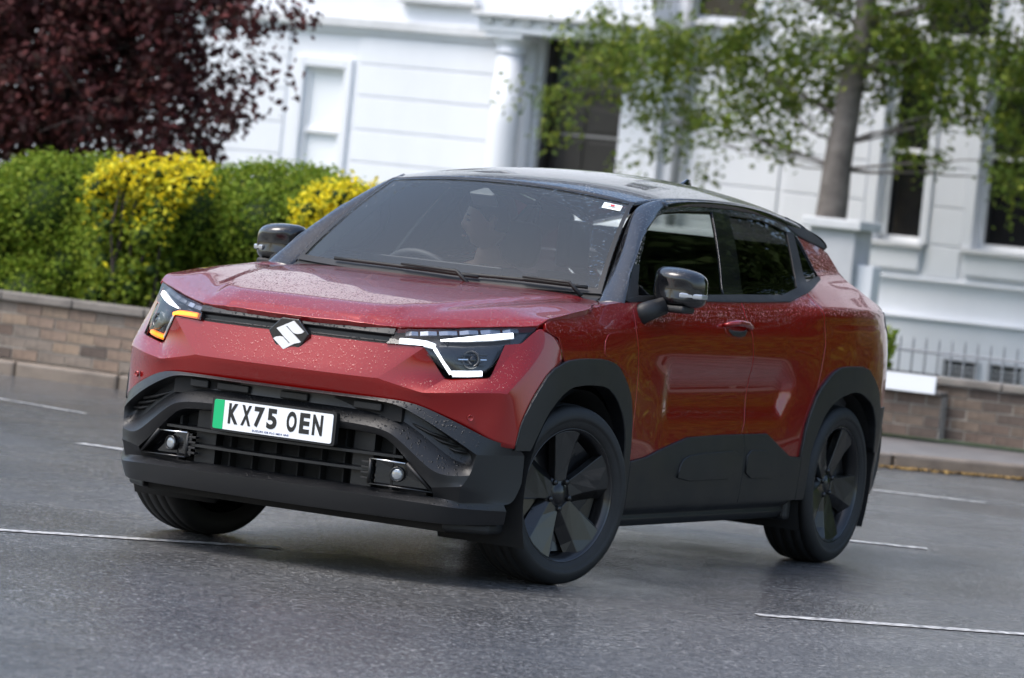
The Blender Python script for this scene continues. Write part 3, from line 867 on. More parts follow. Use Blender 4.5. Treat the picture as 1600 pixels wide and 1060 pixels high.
def _l2(T, x, y):
    a = np.clip((x - HX[0]) / .01, 0, len(HX) - 1.001); c = np.clip((y - HY[0]) / .01, 0, len(HY) - 1.001)
    i = a.astype(int); j = c.astype(int); u = a - i; v = c - j
    return T[i, j] * (1 - u) * (1 - v) + T[i + 1, j] * u * (1 - v) + T[i, j + 1] * (1 - u) * v + T[i + 1, j + 1] * u * v
HDX, HDY = np.gradient(HT, .01)
def hmap(off=0.):
    def f(A):
        x, y = A[:, 0], A[:, 1]
        N = np.stack([-_l2(HDX, x, y), -_l2(HDY, x, y), np.ones(len(x))], 1); N /= np.linalg.norm(N, axis=1)[:, None]
        return np.stack([x, y, _l2(HT, x, y)], 1) + N * off, N
    return f
hr = [(0, -.790), (.10, -.790), (.20, -.788), (.30, -.778), (.37, -.756), (.43, -.728), (.515, -.662), (.60, -.590), (.72, -.483), (.80, -.412), (.836, -.378), (.846, -.350), (.848, -.30), (.846, -.15), (.838, .03), (.826, .094), (.79, .17), (.735, .335), (.70, .365), (.5, .345), (.25, .32), (0, .31)]
hp = [(-x, y) for x, y in hr[:0:-1]][:] ; hp = hr + [(-x, y) for x, y in hr[-2:0:-1]]
hood = put('hood', panel(hp, hmap(), h=.022, depth=.03, lip=.004), 'red_paint', car)
hood['label'] = 'red bonnet beaded with rain and creased along two ridges'

# ---------------- fenders, doors, quarters as trimmed side panels
ARF_O = [(-.512, .535), (-.494, .643), (-.433, .741), (-.338, .839), (-.217, .877), (-.075, .888), (.124, .888), (.243, .868), (.322, .816), (.398, .744), (.425, .648), (.438, .511), (.450, .400), (.462, .300)]
ARF_I = [(-.425, .535), (-.344, .673), (-.257, .743), (-.163, .781), (-.019, .792), (.152, .785), (.253, .740), (.327, .673), (.368, .600), (.385, .50), (.392, .40), (.395, .300)]
ARR_O = [(2.215, .300), (2.210, .400), (2.204, .496), (2.229, .628), (2.316, .774), (2.440, .850), (2.557, .883), (2.853, .885), (2.985, .817), (3.067, .748), (3.120, .62), (3.140, .50)]
ARR_I = [(2.300, .300), (2.296, .42), (2.292, .522), (2.377, .655), (2.460, .715), (2.554, .749), (2.700, .775), (2.804, .770), (2.960, .722), (3.040, .640), (3.070, .55), (3.08, .50)]
fender_p = [(-.350, .996), (-.345, 1.016), (-.300, 1.032), (-.15, 1.051), (.031, 1.071), (.094, 1.079), (.165, 1.090), (.30, 1.104), (.455, 1.112), (.462, 1.085), (.447, 1.006), (.464, .935), (.481, .839), (.476, .733), (.449, .490), (.430, .495)] + ARF_O[10:4:-1][::1] + [(-.217, .877), (-.262, .966), (-.325, .983)]
fd_p = [(.468, 1.085), (.46, 1.118), (.60, 1.132), (1.00, 1.139), (1.386, 1.141), (1.562, 1.144), (1.560, 1.084), (1.601, 1.014), (1.621, .921), (1.652, .80), (1.640, .70), (1.585, .588), (1.369, .586), (1.033, .578), (.82, .540), (.62, .502), (.456, .487), (.482, .733), (.487, .839), (.470, .935), (.453, 1.006)]
rd_p = [(1.570, 1.144), (1.568, 1.084), (1.609, 1.014), (1.629, .921), (1.660, .80), (1.648, .70), (1.593, .588), (1.836, .590), (1.95, .545), (2.093, .491), (2.200, .487), (2.225, .628), (2.312, .774), (2.330, .86), (2.36, .98), (2.345, 1.10), (2.30, 1.196), (2.20, 1.182), (2.088, 1.158), (1.80, 1.150)]
q_p = [(2.318, .778), (2.440, .850), (2.557, .883), (2.853, .885), (2.985, .817), (3.067, .748), (3.13, .70), (3.36, .70), (3.40, .85), (3.405, 1.0), (3.38, 1.09), (3.22, 1.152), (3.05, 1.210), (2.95, 1.270), (2.905, 1.320), (2.85, 1.375), (2.777, 1.394), (2.62, 1.417), (2.515, 1.436), (2.604, 1.262), (2.328, 1.205), (2.308, 1.198), (2.353, 1.10), (2.368, .98), (2.338, .86)]
glass_f = [(.558, 1.140), (.66, 1.268), (.838, 1.405), (.969, 1.455), (1.1, 1.481), (1.347, 1.496), (1.593, 1.503), (1.522, 1.377), (1.413, 1.166), (1.0, 1.155)]
glass_r = [(1.765, 1.496), (1.63, 1.172), (2.057, 1.179), (2.232, 1.213), (2.300, 1.262), (2.391, 1.449), (2.270, 1.470), (2.131, 1.488)]
glass_q = [(2.474, 1.446), (2.517, 1.408), (2.594, 1.272), (2.400, 1.242), (2.420, 1.292)]
b_pil = [(1.597, 1.505), (1.763, 1.498), (1.626, 1.168), (1.417, 1.162), (1.526, 1.377)]
c_mul = [(2.393, 1.452), (2.472, 1.450), (2.418, 1.292), (2.396, 1.240), (2.345, 1.230), (2.240, 1.211), (2.303, 1.262)]
belt = [(.424, 1.121), (.555, 1.140), (1.0, 1.154), (1.413, 1.164), (1.63, 1.170), (2.057, 1.177), (2.238, 1.211), (2.345, 1.230), (2.597, 1.269), (2.600, 1.256), (2.328, 1.199), (2.086, 1.154), (1.80, 1.145), (1.382, 1.136), (.80, 1.130), (.46, 1.114)]
upfr = [(.424, 1.121), (.543, 1.225), (.772, 1.373), (.925, 1.438), (1.094, 1.494), (1.297, 1.516), (1.625, 1.524), (2.095, 1.518), (2.455, 1.468), (2.510, 1.440), (2.597, 1.269), (2.519, 1.410), (2.475, 1.448), (2.392, 1.451), (2.27, 1.472), (2.131, 1.490), (1.767, 1.498), (1.593, 1.505), (1.347, 1.498), (1.1, 1.483), (.969, 1.457), (.838, 1.407), (.66, 1.270), (.556, 1.141)]
flap_p = [(.143, .957), (.185, .988), (.255, .994), (.346, .994), (.400, .972), (.415, .934), (.418, .863), (.412, .81), (.340, .840), (.260, .882), (.132, .902)]
doorcl_f = [(.456, .483), (.62, .498), (.82, .536), (1.033, .574), (1.369, .582), (1.585, .584), (1.60, .515), (1.602, .300), (.470, .300)]
doorcl_r = [(1.593, .584), (1.836, .586), (1.95, .541), (2.093, .487), (2.200, .483), (2.206, .400), (2.212, .300), (1.610, .300), (1.608, .515)]
ins_f = [(.93, .400), (.96, .480), (1.06, .505), (1.575, .518), (1.580, .405)]
ins_r = [(1.63, .518), (1.83, .516), (1.90, .485), (1.935, .40), (1.63, .405)]
for sd_ in (1, -1):
    fe = put('fender', panel(fender_p, Smap(), h=.03), 'red_paint', car, sd_)
    if sd_ > 0:
        fl = put('charging_flap', panel(flap_p, Smap(.0022), h=.03, depth=.004, lip=.0025, rnd=1), 'red_paint', fe, sd_)
    hedge_ = [(.842, .06), (.826, .094), (.79, .17), (.735, .335), (.70, .40)]
    fts = [(.06, 1.073), (.12, 1.082), (.19, 1.092), (.31, 1.104), (.43, 1.112)]
    rows = []
    for (hx_, hy_), (fy_, fz_) in zip(hedge_, fts):
        a_ = Vector((hx_ + .003, hy_, float(_l2(HT, np.array([hx_]), np.array([hy_]))[0]) - .006)); c_ = Vector((float(S(fy_, fz_)), fy_, fz_ + .001))
        rows.append([tuple(a_), tuple((a_ + c_) / 2 + Vector((0, 0, .006))), tuple(c_)])
    mir('fender_top', grid(rows), 'red_paint', fe, sd_, mods=[SUB(2)])
    fd = put('front_door', panel(fd_p, Smap(), h=.03), 'red_paint', car, sd_)
    rd = put('rear_door', panel(rd_p, Smap(), h=.03), 'red_paint', car, sd_)
    put('quarter_panel', panel(q_p, Smap(), h=.03), 'red_paint', car, sd_)
    put('window_glass', panel(glass_f, Smap(-.004), h=.06, depth=.004, lip=.001), 'clear_glass', fd, sd_)
    put('window_glass', panel(glass_r, Smap(-.004), h=.06, depth=.004, lip=.001), 'privacy_glass', rd, sd_)
    put('quarter_window', panel(glass_q, Smap(-.004), h=.06, depth=.004, lip=.001), 'privacy_glass', car, sd_)
    put('door_pillar', panel(b_pil, Smap(.001), h=.05), 'gloss_black_dry', car, sd_)
    put('rear_pillar_trim', panel(c_mul, Smap(.002), h=.05), 'dark_plastic', car, sd_)
    put('window_weatherstrip', panel(belt, Smap(.004), h=.05, depth=.02, lip=.005), 'dark_plastic', car, sd_)
    put('window_surround', panel(upfr, Smap(.002), h=.05, depth=.02, lip=.004), 'gloss_black', car, sd_)
    put('wheel_arch', panel(smooth_poly(ARF_O, 1, False) + smooth_poly(ARF_I, 1, False)[::-1], Smap(.014), h=.035, depth=.06, lip=.006), 'black_plastic', car, sd_)
    put('wheel_arch', panel(smooth_poly(ARR_O, 1, False) + smooth_poly(ARR_I, 1, False)[::-1], Smap(.014), h=.035, depth=.06, lip=.006), 'black_plastic', car, sd_)
    dc = put('door_cladding', panel(doorcl_f, Smap(.013), h=.035, depth=.03, lip=.006), 'black_plastic', fd, sd_)
    dr = put('door_cladding', panel(doorcl_r, Smap(.013), h=.035, depth=.03, lip=.006), 'black_plastic', rd, sd_)
    # raised pads on the cladding
    put('cladding_pad', panel(ins_f, Smap(.021), h=.05, depth=.010, lip=.006, rnd=1), 'black_plastic', car, sd_)
    put('cladding_pad', panel(ins_r, Smap(.021), h=.05, depth=.010, lip=.006, rnd=1), 'black_plastic', car, sd_)
    # sill below the doors
    rows = []
    for y in (.46, .56, 1.0, 1.5, 1.85, 2.1, 2.22):
        e = 0 if .5 < y < 2.15 else .012
        rows.append([(.872 - e, y, .300), (.868 - e, y, .285), (.835 - e, y, .262), (.845 - e, y, .245), (.825 - e, y, .214), (.70, y, .200)])
    mir('sill', grid(rows), 'black_plastic', car, sd_, mods=[BEV(.006)])
    # mud flap area behind front and ahead of rear wheel
    box_ = boxv(.66, .845, 2.215, 2.285, .20, .50)
    mir('mud_guard', box_, 'dark_plastic', car, sd_, smooth=False, mods=[BEV(.02, 3)])
    # wheel housings
    for cy in (0, 2.70):
        prof = []
        for k in range(25):
            a = math.radians(-28 + 236 * k / 24); prof.append((cy - .415 * math.cos(a), .352 + .415 * math.sin(a)))
        rows = [[(xx, p[0], p[1]) for p in prof] for xx in (.872, .60, .50)]
        vv, ff = grid(rows)
        o = len(vv); vv = vv + [(.50, cy, .352)]
        nn = 25
        ff = ff + [(2 * nn + k, 2 * nn + k + 1, o) for k in range(nn - 1)]
        mir('wheel_housing', (vv, ff), 'underbody_black', car, sd_)
    # door handle: scooped cup and bar
    hc = smooth_poly([(1.325, 1.020), (1.345, 1.058), (1.44, 1.072), (1.535, 1.056), (1.558, 1.016), (1.52, .992), (1.38, .992)], 2)
    put('handle_cup', panel(hc, Smap(.0025), h=.02, depth=.006, lip=.004), 'red_paint', fd, sd_)
    hpts = [(float(S(y, z)) + o, y, z) for y, z, o in ((1.312, 1.043, .004), (1.335, 1.050, .024), (1.40, 1.056, .034), (1.48, 1.053, .034), (1.55, 1.040, .024), (1.578, 1.028, .004))]
    mir('handle', tube(hpts, [.009, .015, .018, .018, .015, .009], 10, True, 1.0, .75), 'red_paint', fd, sd_)
    hs = [(float(S(y, z)) + .003, y, z) for y, z in ((1.36, 1.022), (1.40, 1.010), (1.46, 1.006), (1.52, 1.010), (1.545, 1.024))]
    mir('handle_recess', tube(hs, [.006, .012, .014, .012, .006], 8, True, .35, 1), 'dark_plastic', fd, sd_)

# ---------------- roof, pillars, windscreen
RS = [(.905, 1.540, .562, 1.503), (.98, 1.561, .575, 1.513), (1.10, 1.583, .598, 1.528), (1.25, 1.602, .610, 1.538), (1.4, 1.615, .615, 1.544), (1.6, 1.625, .617, 1.549), (1.8, 1.630, .615, 1.550), (2.0, 1.628, .608, 1.546), (2.2, 1.620, .600, 1.537), (2.4, 1.607, .590, 1.522), (2.6, 1.590, .592, 1.500), (2.75, 1.572, .588, 1.474), (2.9, 1.548, .580, 1.440), (3.02, 1.522, .57, 1.408)]
def roof_pt(i, u):
    y, zc, xe, ze = RS[i]
    yy = y + (.041 * u * u if i == 0 else 0) * 1.0 + (.04 * u * u * max(0, 1 - (y - .905) / .2) if 0 < i < 3 else 0) - (.07 * u * u * max(0, (y - 2.6) / .42))
    return (xe * u, yy, zc - (zc - ze) * abs(u) ** 2.3)
us = np.linspace(-1, 1, 25)
rows = [[roof_pt(i, u) for u in us] for i in range(len(RS))]
rv, rf = grid(rows)
roof = mk('roof', rv, rev(rf) if False else rf, 'gloss_black', car, mods=[SUB(1), SOL(.02)])
# rails: from the roof edge down to the window surround
for sd_ in (1, -1):
    rows = []
    for i in range(2, len(RS)):
        e = roof_pt(i, 1.0); y = e[1]
        zt = float(np.interp(y, [1.0, 1.094, 1.297, 1.625, 2.109, 2.509, 2.75, 3.0], [1.47, 1.492, 1.514, 1.522, 1.516, 1.466, 1.42, 1.35]))
        a = Vector(e); c = Vector((float(S(y, zt)) + .003, y, zt)); mid = (a + c) * .5 + Vector((.012, 0, .010))
        if i >= 11: c = Vector((a.x + .02, a.y, a.z - .03)); mid = (a + c) * .5 + Vector((.004, 0, .004))
        rows.append([tuple(a + Vector((-.004, 0, -.004))), tuple(a), tuple(mid), tuple(c)])
    mir('roof_rail', grid(rows), 'gloss_black', car, sd_, mods=[SUB(2), SOL(.015)])
    # A pillar
    inn = [(.712, .385, 1.098), (.700, .441, 1.130), (.656, .61, 1.254), (.608, .785, 1.385), (.570, .93, 1.490), (.578, 1.03, 1.516), (.600, 1.11, 1.530)]
    out = [(.395, 1.095), (.424, 1.121), (.560, 1.237), (.760, 1.366), (.925, 1.438), (1.094, 1.492), (1.20, 1.505)]
    rows = []
    for k, (p, (oy, oz)) in enumerate(zip(inn, out)):
        a = Vector(p); c = Vector((float(S(oy, oz)) + .002, oy, oz)); e = (c - a)
        nrm = Vector((.55, -.55, .63)).normalized()
        rows.append([tuple(a + Vector((-.035, .03, -.03))), tuple(a - nrm * .006), tuple(a + nrm * .004), tuple(a + e * .35 + nrm * .016), tuple(a + e * .75 + nrm * .014), tuple(c)])
    mir('windscreen_pillar', grid(rows), 'gloss_black', car, sd_, mods=[SUB(2), SOL(.01)])
    # mirror sail panel
    sp_ = [(.44, 1.125), (.553, 1.143), (.652, 1.262), (.60, 1.262)]
    put('mirror_sail', panel(sp_, Smap(.003), h=.05), 'dark_plastic', car, sd_)
# windscreen as a curved sheet, dark frit border around it
def ws(u, v):
    base = Vector((.700 * u, .300 + .141 * u * u, 1.116 + .014 * u * u)); head = Vector((.564 * u, .900 + .044 * u * u, 1.541 - .037 * u * u))
    p = base.lerp(head, v); bow = 4 * v * (1 - v) * .014
    return p + Vector((0, -bow, bow * 1.2))
uu = np.linspace(-1, 1, 31); vv_ = np.linspace(0, 1, 17)
wv, wf = grid([[tuple(ws(u, v)) for u in uu] for v in vv_])
windscreen = mk('windscreen', wv, wf, 'windscreen_glass', car)
def wsband(u0, u1, v0, v1, off=-.006, nu=16, nv=8):
    rows = []
    for v in np.linspace(v0, v1, nv):
        rows.append([tuple(ws(u, v) + Vector((0, .72, -.69)) * -off * -1) for u in np.linspace(u0, u1, nu)])
    return grid(rows)
fr_ = join(wsband(-1, -.972, 0, 1), wsband(.972, 1, 0, 1), wsband(-.972, .972, .98, 1), wsband(-.972, .972, 0, .05))
mk('windscreen_border', *fr_, 'dark_plastic', windscreen)
hous = [ws(-.245, .885), ws(-.16, .945), ws(-.13, .945), ws(-.03, .875), ws(-.05, .862), ws(-.235, .868)]
hv = [tuple(p + Vector((0, .012, -.012))) for p in hous] + [tuple(p + Vector((0, .06, -.06))) for p in hous]
hf = [(0, 1, 2, 3, 4, 5)] + [(i, i + 6, (i + 1) % 6 + 6, (i + 1) % 6) for i in range(6)]
mk('camera_housing', hv, hf, 'housing_grey', car, smooth=False, mods=[BEV(.006)])
# sticker in the corner of the windscreen
rows = [[tuple(ws(u, v) + Vector((0, -.0025, .0025))) for u in np.linspace(.80, .935, 4)] for v in np.linspace(.868, .935, 3)]
stk = mk('windscreen_sticker', *grid(rows), 'sticker_white', windscreen)
rows = [[tuple(ws(u, v) + Vector((0, -.0045, .0045))) for u in np.linspace(.855, .885, 2)] for v in np.linspace(.902, .922, 2)]
mk('sticker_mark', *grid(rows), 'sticker_red', windscreen)
rows = [[tuple(ws(u, v) + Vector((0, -.0045, .0045))) for u in np.linspace(.835, .905, 2)] for v in np.linspace(.889, .894, 2)]
mk('sticker_line', *grid(rows), 'plate_black', windscreen)
# cowl and wipers
rows = []
for v, dz in ((-.06, -.03), (0.0, -.012), (.035, -.004)):
    rows.append([tuple(ws(u, max(v, 0)) + Vector((0, (-.05 if v < 0 else -.004), dz + .004))) for u in np.linspace(-1, 1, 17)])
mk('cowl', *grid(rows), 'dark_plastic', car)
for u0, u1, v0, v1 in ((.30, -.70, .030, .036), (.93, .20, .022, .040)):
    wp = thing_w = None
    pts = [ws(u0 + (u1 - u0) * t, v0 + (v1 - v0) * t + .012 * math.sin(PI * t)) + Vector((0, -.014, .016)) for t in np.linspace(0, 1, 9)]
    w_ = mk('wiper', *tube(pts, .0055, 6, True, 1, 1.5), 'wiper_black', car)
    ar = [ws(u0 - .02, -.0) + Vector((0, -.03, -.01)), pts[1] + Vector((0, -.02, .012)), pts[4] + Vector((0, -.012, .012))]
    mk('wiper_arm', *tube(ar, [.010, .008, .005], 6), 'wiper_black', w_)
mk('roof_antenna', *join(([(-.016, 2.56, 1.592), (.016, 2.56, 1.592), (.022, 2.72, 1.572), (-.022, 2.72, 1.572), (-.004, 2.68, 1.640), (.004, 2.68, 1.640), (.006, 2.715, 1.640), (-.006, 2.715, 1.640)], BX)), 'gloss_black_dry', car, mods=[BEV(.006)])

# ---------------- mirrors
for sd_ in (1, -1):
    secs = []
    for y, x0, x1, z0, z1, p in ((.588, .868, .985, 1.145, 1.225, 3.0), (.600, .838, 1.012, 1.122, 1.250, 3.6), (.640, .818, 1.034, 1.108, 1.270, 4.4), (.700, .812, 1.038, 1.106, 1.272, 5.0), (.735, .818, 1.034, 1.112, 1.264, 5.0), (.742, .845, 1.015, 1.13, 1.245, 3.8)):
        cx, cz, a, c = (x0 + x1) / 2, (z0 + z1) / 2, (x1 - x0) / 2, (z1 - z0) / 2
        ring = []
        for k in range(24):
            t = 2 * PI * k / 24; ct, st = math.cos(t), math.sin(t)
            xx = a * math.copysign(abs(ct) ** (2 / p), ct); zz = c * math.copysign(abs(st) ** (2 / p), st)
            if xx > 0: zz *= 1 - (.30 if zz > 0 else .05) * (xx / a) ** 2          # tapers to its outer end
            ring.append((cx + xx, y + .03 * (xx / a) ** 2 * (1 if y < .7 else 0), cz + zz))
        secs.append(ring)
    v, f = grid(secs, True); f = rev(f) + [tuple(range(24)), tuple(range(5 * 24 + 23, 5 * 24 - 1, -1))]
    mi = mir('mirror', (v, f), 'gloss_black', car, sd_, mods=[SUB(1)])
    v, f = boxv(.965, 1.040, .598, .66, 1.150, 1.172)
    v = [(x, y + (.06 if x > 1 else .0), z) for x, y, z in v]
    ind = mir('mirror_indicator', (v, f), 'drl_off', mi, sd_, smooth=False, mods=[BEV(.006)])
    v, f = boxv(.83, .99, .60, .72, 1.088, 1.118)
    mir('mirror_underside', ([(x, y, z) for x, y, z in v], f), 'dark_plastic', mi, sd_, smooth=False, mods=[BEV(.012, 3)])
    arm = [(.815, .52, 1.052), (.852, .545, 1.080), (.90, .61, 1.112)]
    mir('mirror_arm', tube(arm, [.046, .042, .036], 10, True, .8, 1), 'dark_plastic', mi, sd_)

# ---------------- grille bar, emblem
def yfront(x): return float(np.interp(abs(x), [0, .20, .30, .404, .45], [-.785, -.783, -.776, -.757, -.740]))
rows = []
for x in np.linspace(-.424, .424, 25):
    y = yfront(x); e = abs(x) / .424
    rows.append([(x, y + .030, .946), (x, y + .012, .944), (x, y + .000, .921), (x, y + .018, .912), (x, y + .016, .893), (x, y + .002, .885), (x, y + .03, .882)])
gb = mk('grille_bar', *grid(rows), 'black_plastic', car, mods=[BEV(.003)], ang=20)
fixn(gb)
eh = [(-.037, .938), (.037, .938), (.090, .884), (.040, .810), (-.040, .810), (-.090, .884)]
ev, ef = extrude(eh, 'y', -.799, -.75)
em = fixn(mk('emblem', ev, ef, 'gloss_black', car, smooth=False, mods=[BEV(.005)]))
sm = [(-0.052, 0.894), (0.019, 0.929), (0.068, 0.892), (0.059, 0.885), (0.042, 0.881), (0.028, 0.882), (0.02, 0.885), (-0.006, 0.906), (-0.012, 0.905), (0.019, 0.882), (0.058, 0.853), (0.056, 0.85), (0.031, 0.843), (-0.014, 0.817), (-0.062, 0.854), (-0.052, 0.861), (-0.034, 0.865), (-0.023, 0.864), (-0.017, 0.861), (0.008, 0.842), (0.012, 0.844), (-0.014, 0.863)]
ev, ef = extrude(sm, 'y', -.8035, -.797)
fixn(mk('emblem_mark', ev, ef, 'emblem_white', em, smooth=False))

# ---------------- headlights
def tri_surface(pts, faces, mat, name, par, side, off=0, lv=2, thick=.004, crease=None):
    v = [tuple(Vector(p) + Vector((.3, -.9, .25)).normalized() * off) for p in pts]
    if crease is not None: pass
    f = faces
    n = len(v)
    e = {}
    for q in f:
        for i in range(len(q)):
            k = tuple(sorted((q[i], q[(i + 1) % len(q)]))); e[k] = e.get(k, 0) + 1
    crs = {k: 1.0 for k, c in e.items() if c == 1}
    if side < 0: v = flip(v); f = rev(f)
    return mk(name, v, f, mat, par, creases=crs, mods=[SUB(lv)] + ([SOL(thick)] if thick else []))
HLP = [(.428, -.727, .943), (.408, -.771, .887), (.546, -.737, .893), (.622, -.682, .780), (.764, -.594, .800), (.768, -.510, .921), (.810, -.452, .931), (.836, -.378, .999), (.60, -.610, .965), (.62, -.705, .880), (.72, -.50, .985), (.735, -.575, .895)]
HLF = [(0, 1, 2, 8), (8, 2, 9), (9, 2, 3), (8, 9, 11, 10), (9, 3, 4, 11), (11, 4, 5), (10, 11, 5), (10, 5, 6, 7)]
def hl(u, w): return Vector(u)
def barq(P, w, nrm, dep=.010):
    """flat light bar along points P, width w (in the lamp plane), thickness dep"""
    P = [Vector(p) for p in P]; nrm = Vector(nrm).normalized(); V = []
    for i, p in enumerate(P):
        t = (P[min(i + 1, len(P) - 1)] - P[max(i - 1, 0)]).normalized(); s = t.cross(nrm).normalized()
        ww = w[i] if hasattr(w, '__len__') else w
        V += [p + s * ww / 2, p - s * ww / 2, p - s * ww / 2 - nrm * dep, p + s * ww / 2 - nrm * dep]
    F = []
    for i in range(len(P) - 1):
        a = 4 * i
        for k in range(4): F.append((a + k, a + (k + 1) % 4, a + 4 + (k + 1) % 4, a + 4 + k))
    F += [(3, 2, 1, 0), tuple(4 * (len(P) - 1) + k for k in range(4))]
    return [tuple(v) for v in V], F
for sd_ in (1, -1):
    hln = tri_surface(HLP, HLF, 'lamp_bezel', 'headlight', car, sd_, off=-.034, thick=.012)
    hln['label'] = 'headlight with lit white running light' if sd_ > 0 else 'headlight with amber indicator lit'
    tri_surface(HLP, HLF, 'lamp_lens', 'lens', hln, sd_, off=0, thick=0)
    # dark housing wall between lens rim and bezel
    rim = [0, 1, 2, 3, 4, 5, 6, 7, 10, 8]
    d = Vector((.3, -.9, .25)).normalized()
    a = [Vector(HLP[i]) for i in rim]; c = [p - d * .05 for p in a]
    vv2, ff2 = grid([[tuple(p) for p in a + a[:1]], [tuple(p) for p in c + c[:1]]])
    mir('housing_wall', (vv2, ff2), 'lamp_bezel', hln, sd_)
    N1 = (.45, -.86, .22)
    lit = 'drl_white' if sd_ > 0 else 'amber_lit'; glow = 'white_glow' if sd_ > 0 else 'amber_glow'
    o1, o2 = d * -.012, d * -.019
    def light(nm_, P, w, N, core, halo, k=1.75):
        P = [Vector(q_) for q_ in P]; w = w if hasattr(w, '__len__') else [w] * len(P)
        mir(nm_ + '_guide', barq([q_ + o2 for q_ in P], [x_ * k for x_ in w], N), halo, hln, sd_, smooth=False)
        mir(nm_, barq([q_ + o1 for q_ in P], w, N, .006), core, hln, sd_, smooth=False)
    light('running_light', ((.450, -.752, .905), (.50, -.741, .906), (.55, -.726, .905), (.582, -.712, .898)), [.013, .014, .014, .012], N1, lit, glow)
    light('diagonal_light', ((.580, -.710, .890), (.606, -.695, .850), (.638, -.670, .802)), [.009, .007, .009], N1, 'drl_white' if sd_ > 0 else 'white_glow', 'white_glow')
    light('lower_light', ((.642, -.668, .803), (.69, -.640, .808), (.738, -.608, .815)), [.014, .014, .013], N1, lit, glow)
    light('upper_light', ((.585, -.678, .922), (.66, -.615, .936), (.73, -.54, .952), (.785, -.475, .966)), [.004, .013, .018, .016], (.6, -.75, .3), 'drl_white', 'white_glow', 1.5)
    # ribbed silver reflector strip along the top edge
    tp = [Vector(p) for p in ((.452, -.722, .932), (.50, -.698, .938), (.56, -.66, .946), (.62, -.61, .955), (.68, -.555, .965), (.74, -.49, .976), (.79, -.44, .985))]
    for q0, q1 in zip(tp, tp[1:]):
        e_ = (q1 - q0) * .06
        mir('reflector_facet', barq([q0 + e_ - d * .018, (q0 + q1) / 2 - d * (.010 + .006 * random.random()), q1 - e_ - d * .018], .017, (.5, -.7, .5)), 'reflector_grey', hln, sd_, smooth=False)
    # inner bezel fins beside the projector
    for k in range(3):
        fz = .842 + .018 * k
        mir('bezel_fin', barq([Vector((.655 + .006 * k, -.672 + .004 * k, fz)) - d * .022, Vector((.745, -.600, fz + .008)) - d * .022], .004, N1), 'lamp_silver' if k == 1 else 'lamp_bezel', hln, sd_, smooth=False)
    # projector
    c0 = Vector((.695, -.628, .862)) - d * .022
    prof = [(0, .034), (.006, .036), (.012, .032), (.010, .026), (.004, .022)]
    q = d.to_track_quat('X', 'Z').to_matrix()
    pv, pf = lathe(prof, 20); pv = [tuple(c0 + q @ Vector(p)) for p in pv]
    mir('projector_ring', (pv, pf), 'lamp_bezel', hln, sd_)
    prof = [(.004, .022), (.012, .016), (.016, .008), (.017, .0005)]
    pv, pf = lathe(prof, 20); pv = [tuple(c0 + q @ Vector(p)) for p in pv]
    mir('projector_lens', (pv, pf), 'gloss_black_dry', hln, sd_)
    # parking sensors
    sc = Vector((.737, -.660, .643)); dn = Vector((.52, -.83, -.05)).normalized(); q = dn.to_track_quat('X', 'Z').to_matrix()
    pv, pf = lathe([(-.004, .0125), (.004, .0120), (.0045, .0105), (.003, .0098), (.003, .0005)], 16); pv = [tuple(sc + q @ Vector(p)) for p in pv]
    mir('parking_sensor', (pv, pf), 'red_paint', car, sd_)

# ---------------- black lower bumper cladding
cA = [(0, -.815, .680), (.25, -.810, .681), (.448, -.790, .682), (.553, -.762, .678), (.647, -.720, .642), (.746, -.655, .598), (.806, -.600, .562)]
cF = [(0, -.836, .671), (.25, -.830, .672), (.462, -.799, .672), (.52, -.787, .655), (.631, -.754, .604), (.735, -.697, .540), (.778, -.664, .508)]
cFb = [(0, -.765, .668), (.25, -.762, .669), (.452, -.742, .667), (.505, -.728, .648), (.612, -.698, .592), (.712, -.640, .524), (.752, -.612, .496)]
cTb = [(0, -.765, .628), (.25, -.768, .628), (.42, -.756, .625), (.50, -.742, .608), (.60, -.712, .545), (.690, -.674, .475), (.742, -.632, .466)]
cL = [(0, -.842, .580), (.25, -.834, .579), (.44, -.806, .572), (.50, -.794, .546), (.60, -.768, .465), (.672, -.746, .413), (.766, -.680, .428)]
cO = [(0, -.828, .552), (.25, -.820, .552), (.42, -.793, .549), (.478, -.781, .526), (.57, -.758, .433), (.645, -.742, .370), (.748, -.702, .385)]
cOb = [(0, -.73, .545), (.25, -.73, .545), (.41, -.72, .54), (.46, -.71, .515), (.55, -.70, .425), (.63, -.69, .36), (.66, -.68, .335)]
lT = [(0, -.760, .345), (.25, -.757, .344), (.42, -.750, .342), (.55, -.735, .338), (.645, -.715, .334), (.735, -.690, .326), (.848, -.530, .326)]
lF = [(0, -.850, .322), (.25, -.843, .320), (.42, -.824, .316), (.58, -.784, .312), (.68, -.741, .307), (.752, -.692, .302), (.858, -.520, .302)]
lB = [(0, -.830, .240), (.25, -.825, .240), (.42, -.806, .240), (.58, -.766, .238), (.68, -.722, .237), (.742, -.672, .238), (.842, -.50, .247)]
lU = [(0, -.70, .234), (.25, -.70, .234), (.42, -.69, .234), (.58, -.66, .234), (.68, -.62, .234), (.72, -.57, .234), (.80, -.44, .240)]
rowsC = [cA, cF, cFb, cTb, cL, cO, cOb]
hv, hf = grid(rowsC)
base = len(hv)
hv2, hf2 = grid([lT, lF, lB, lU])
hv += hv2; hf += [tuple(i + base for i in f) for f in hf2]
n0 = len(hv)
hv += [(.868, -.503, .549), (.877, -.455, .516), (.877, -.455, .410), (.866, -.485, .330)]
A7, K1, K3, K5 = n0, n0 + 1, n0 + 2, n0 + 3
i_ = lambda r, c: r * 7 + c
lt_ = lambda c: base + c
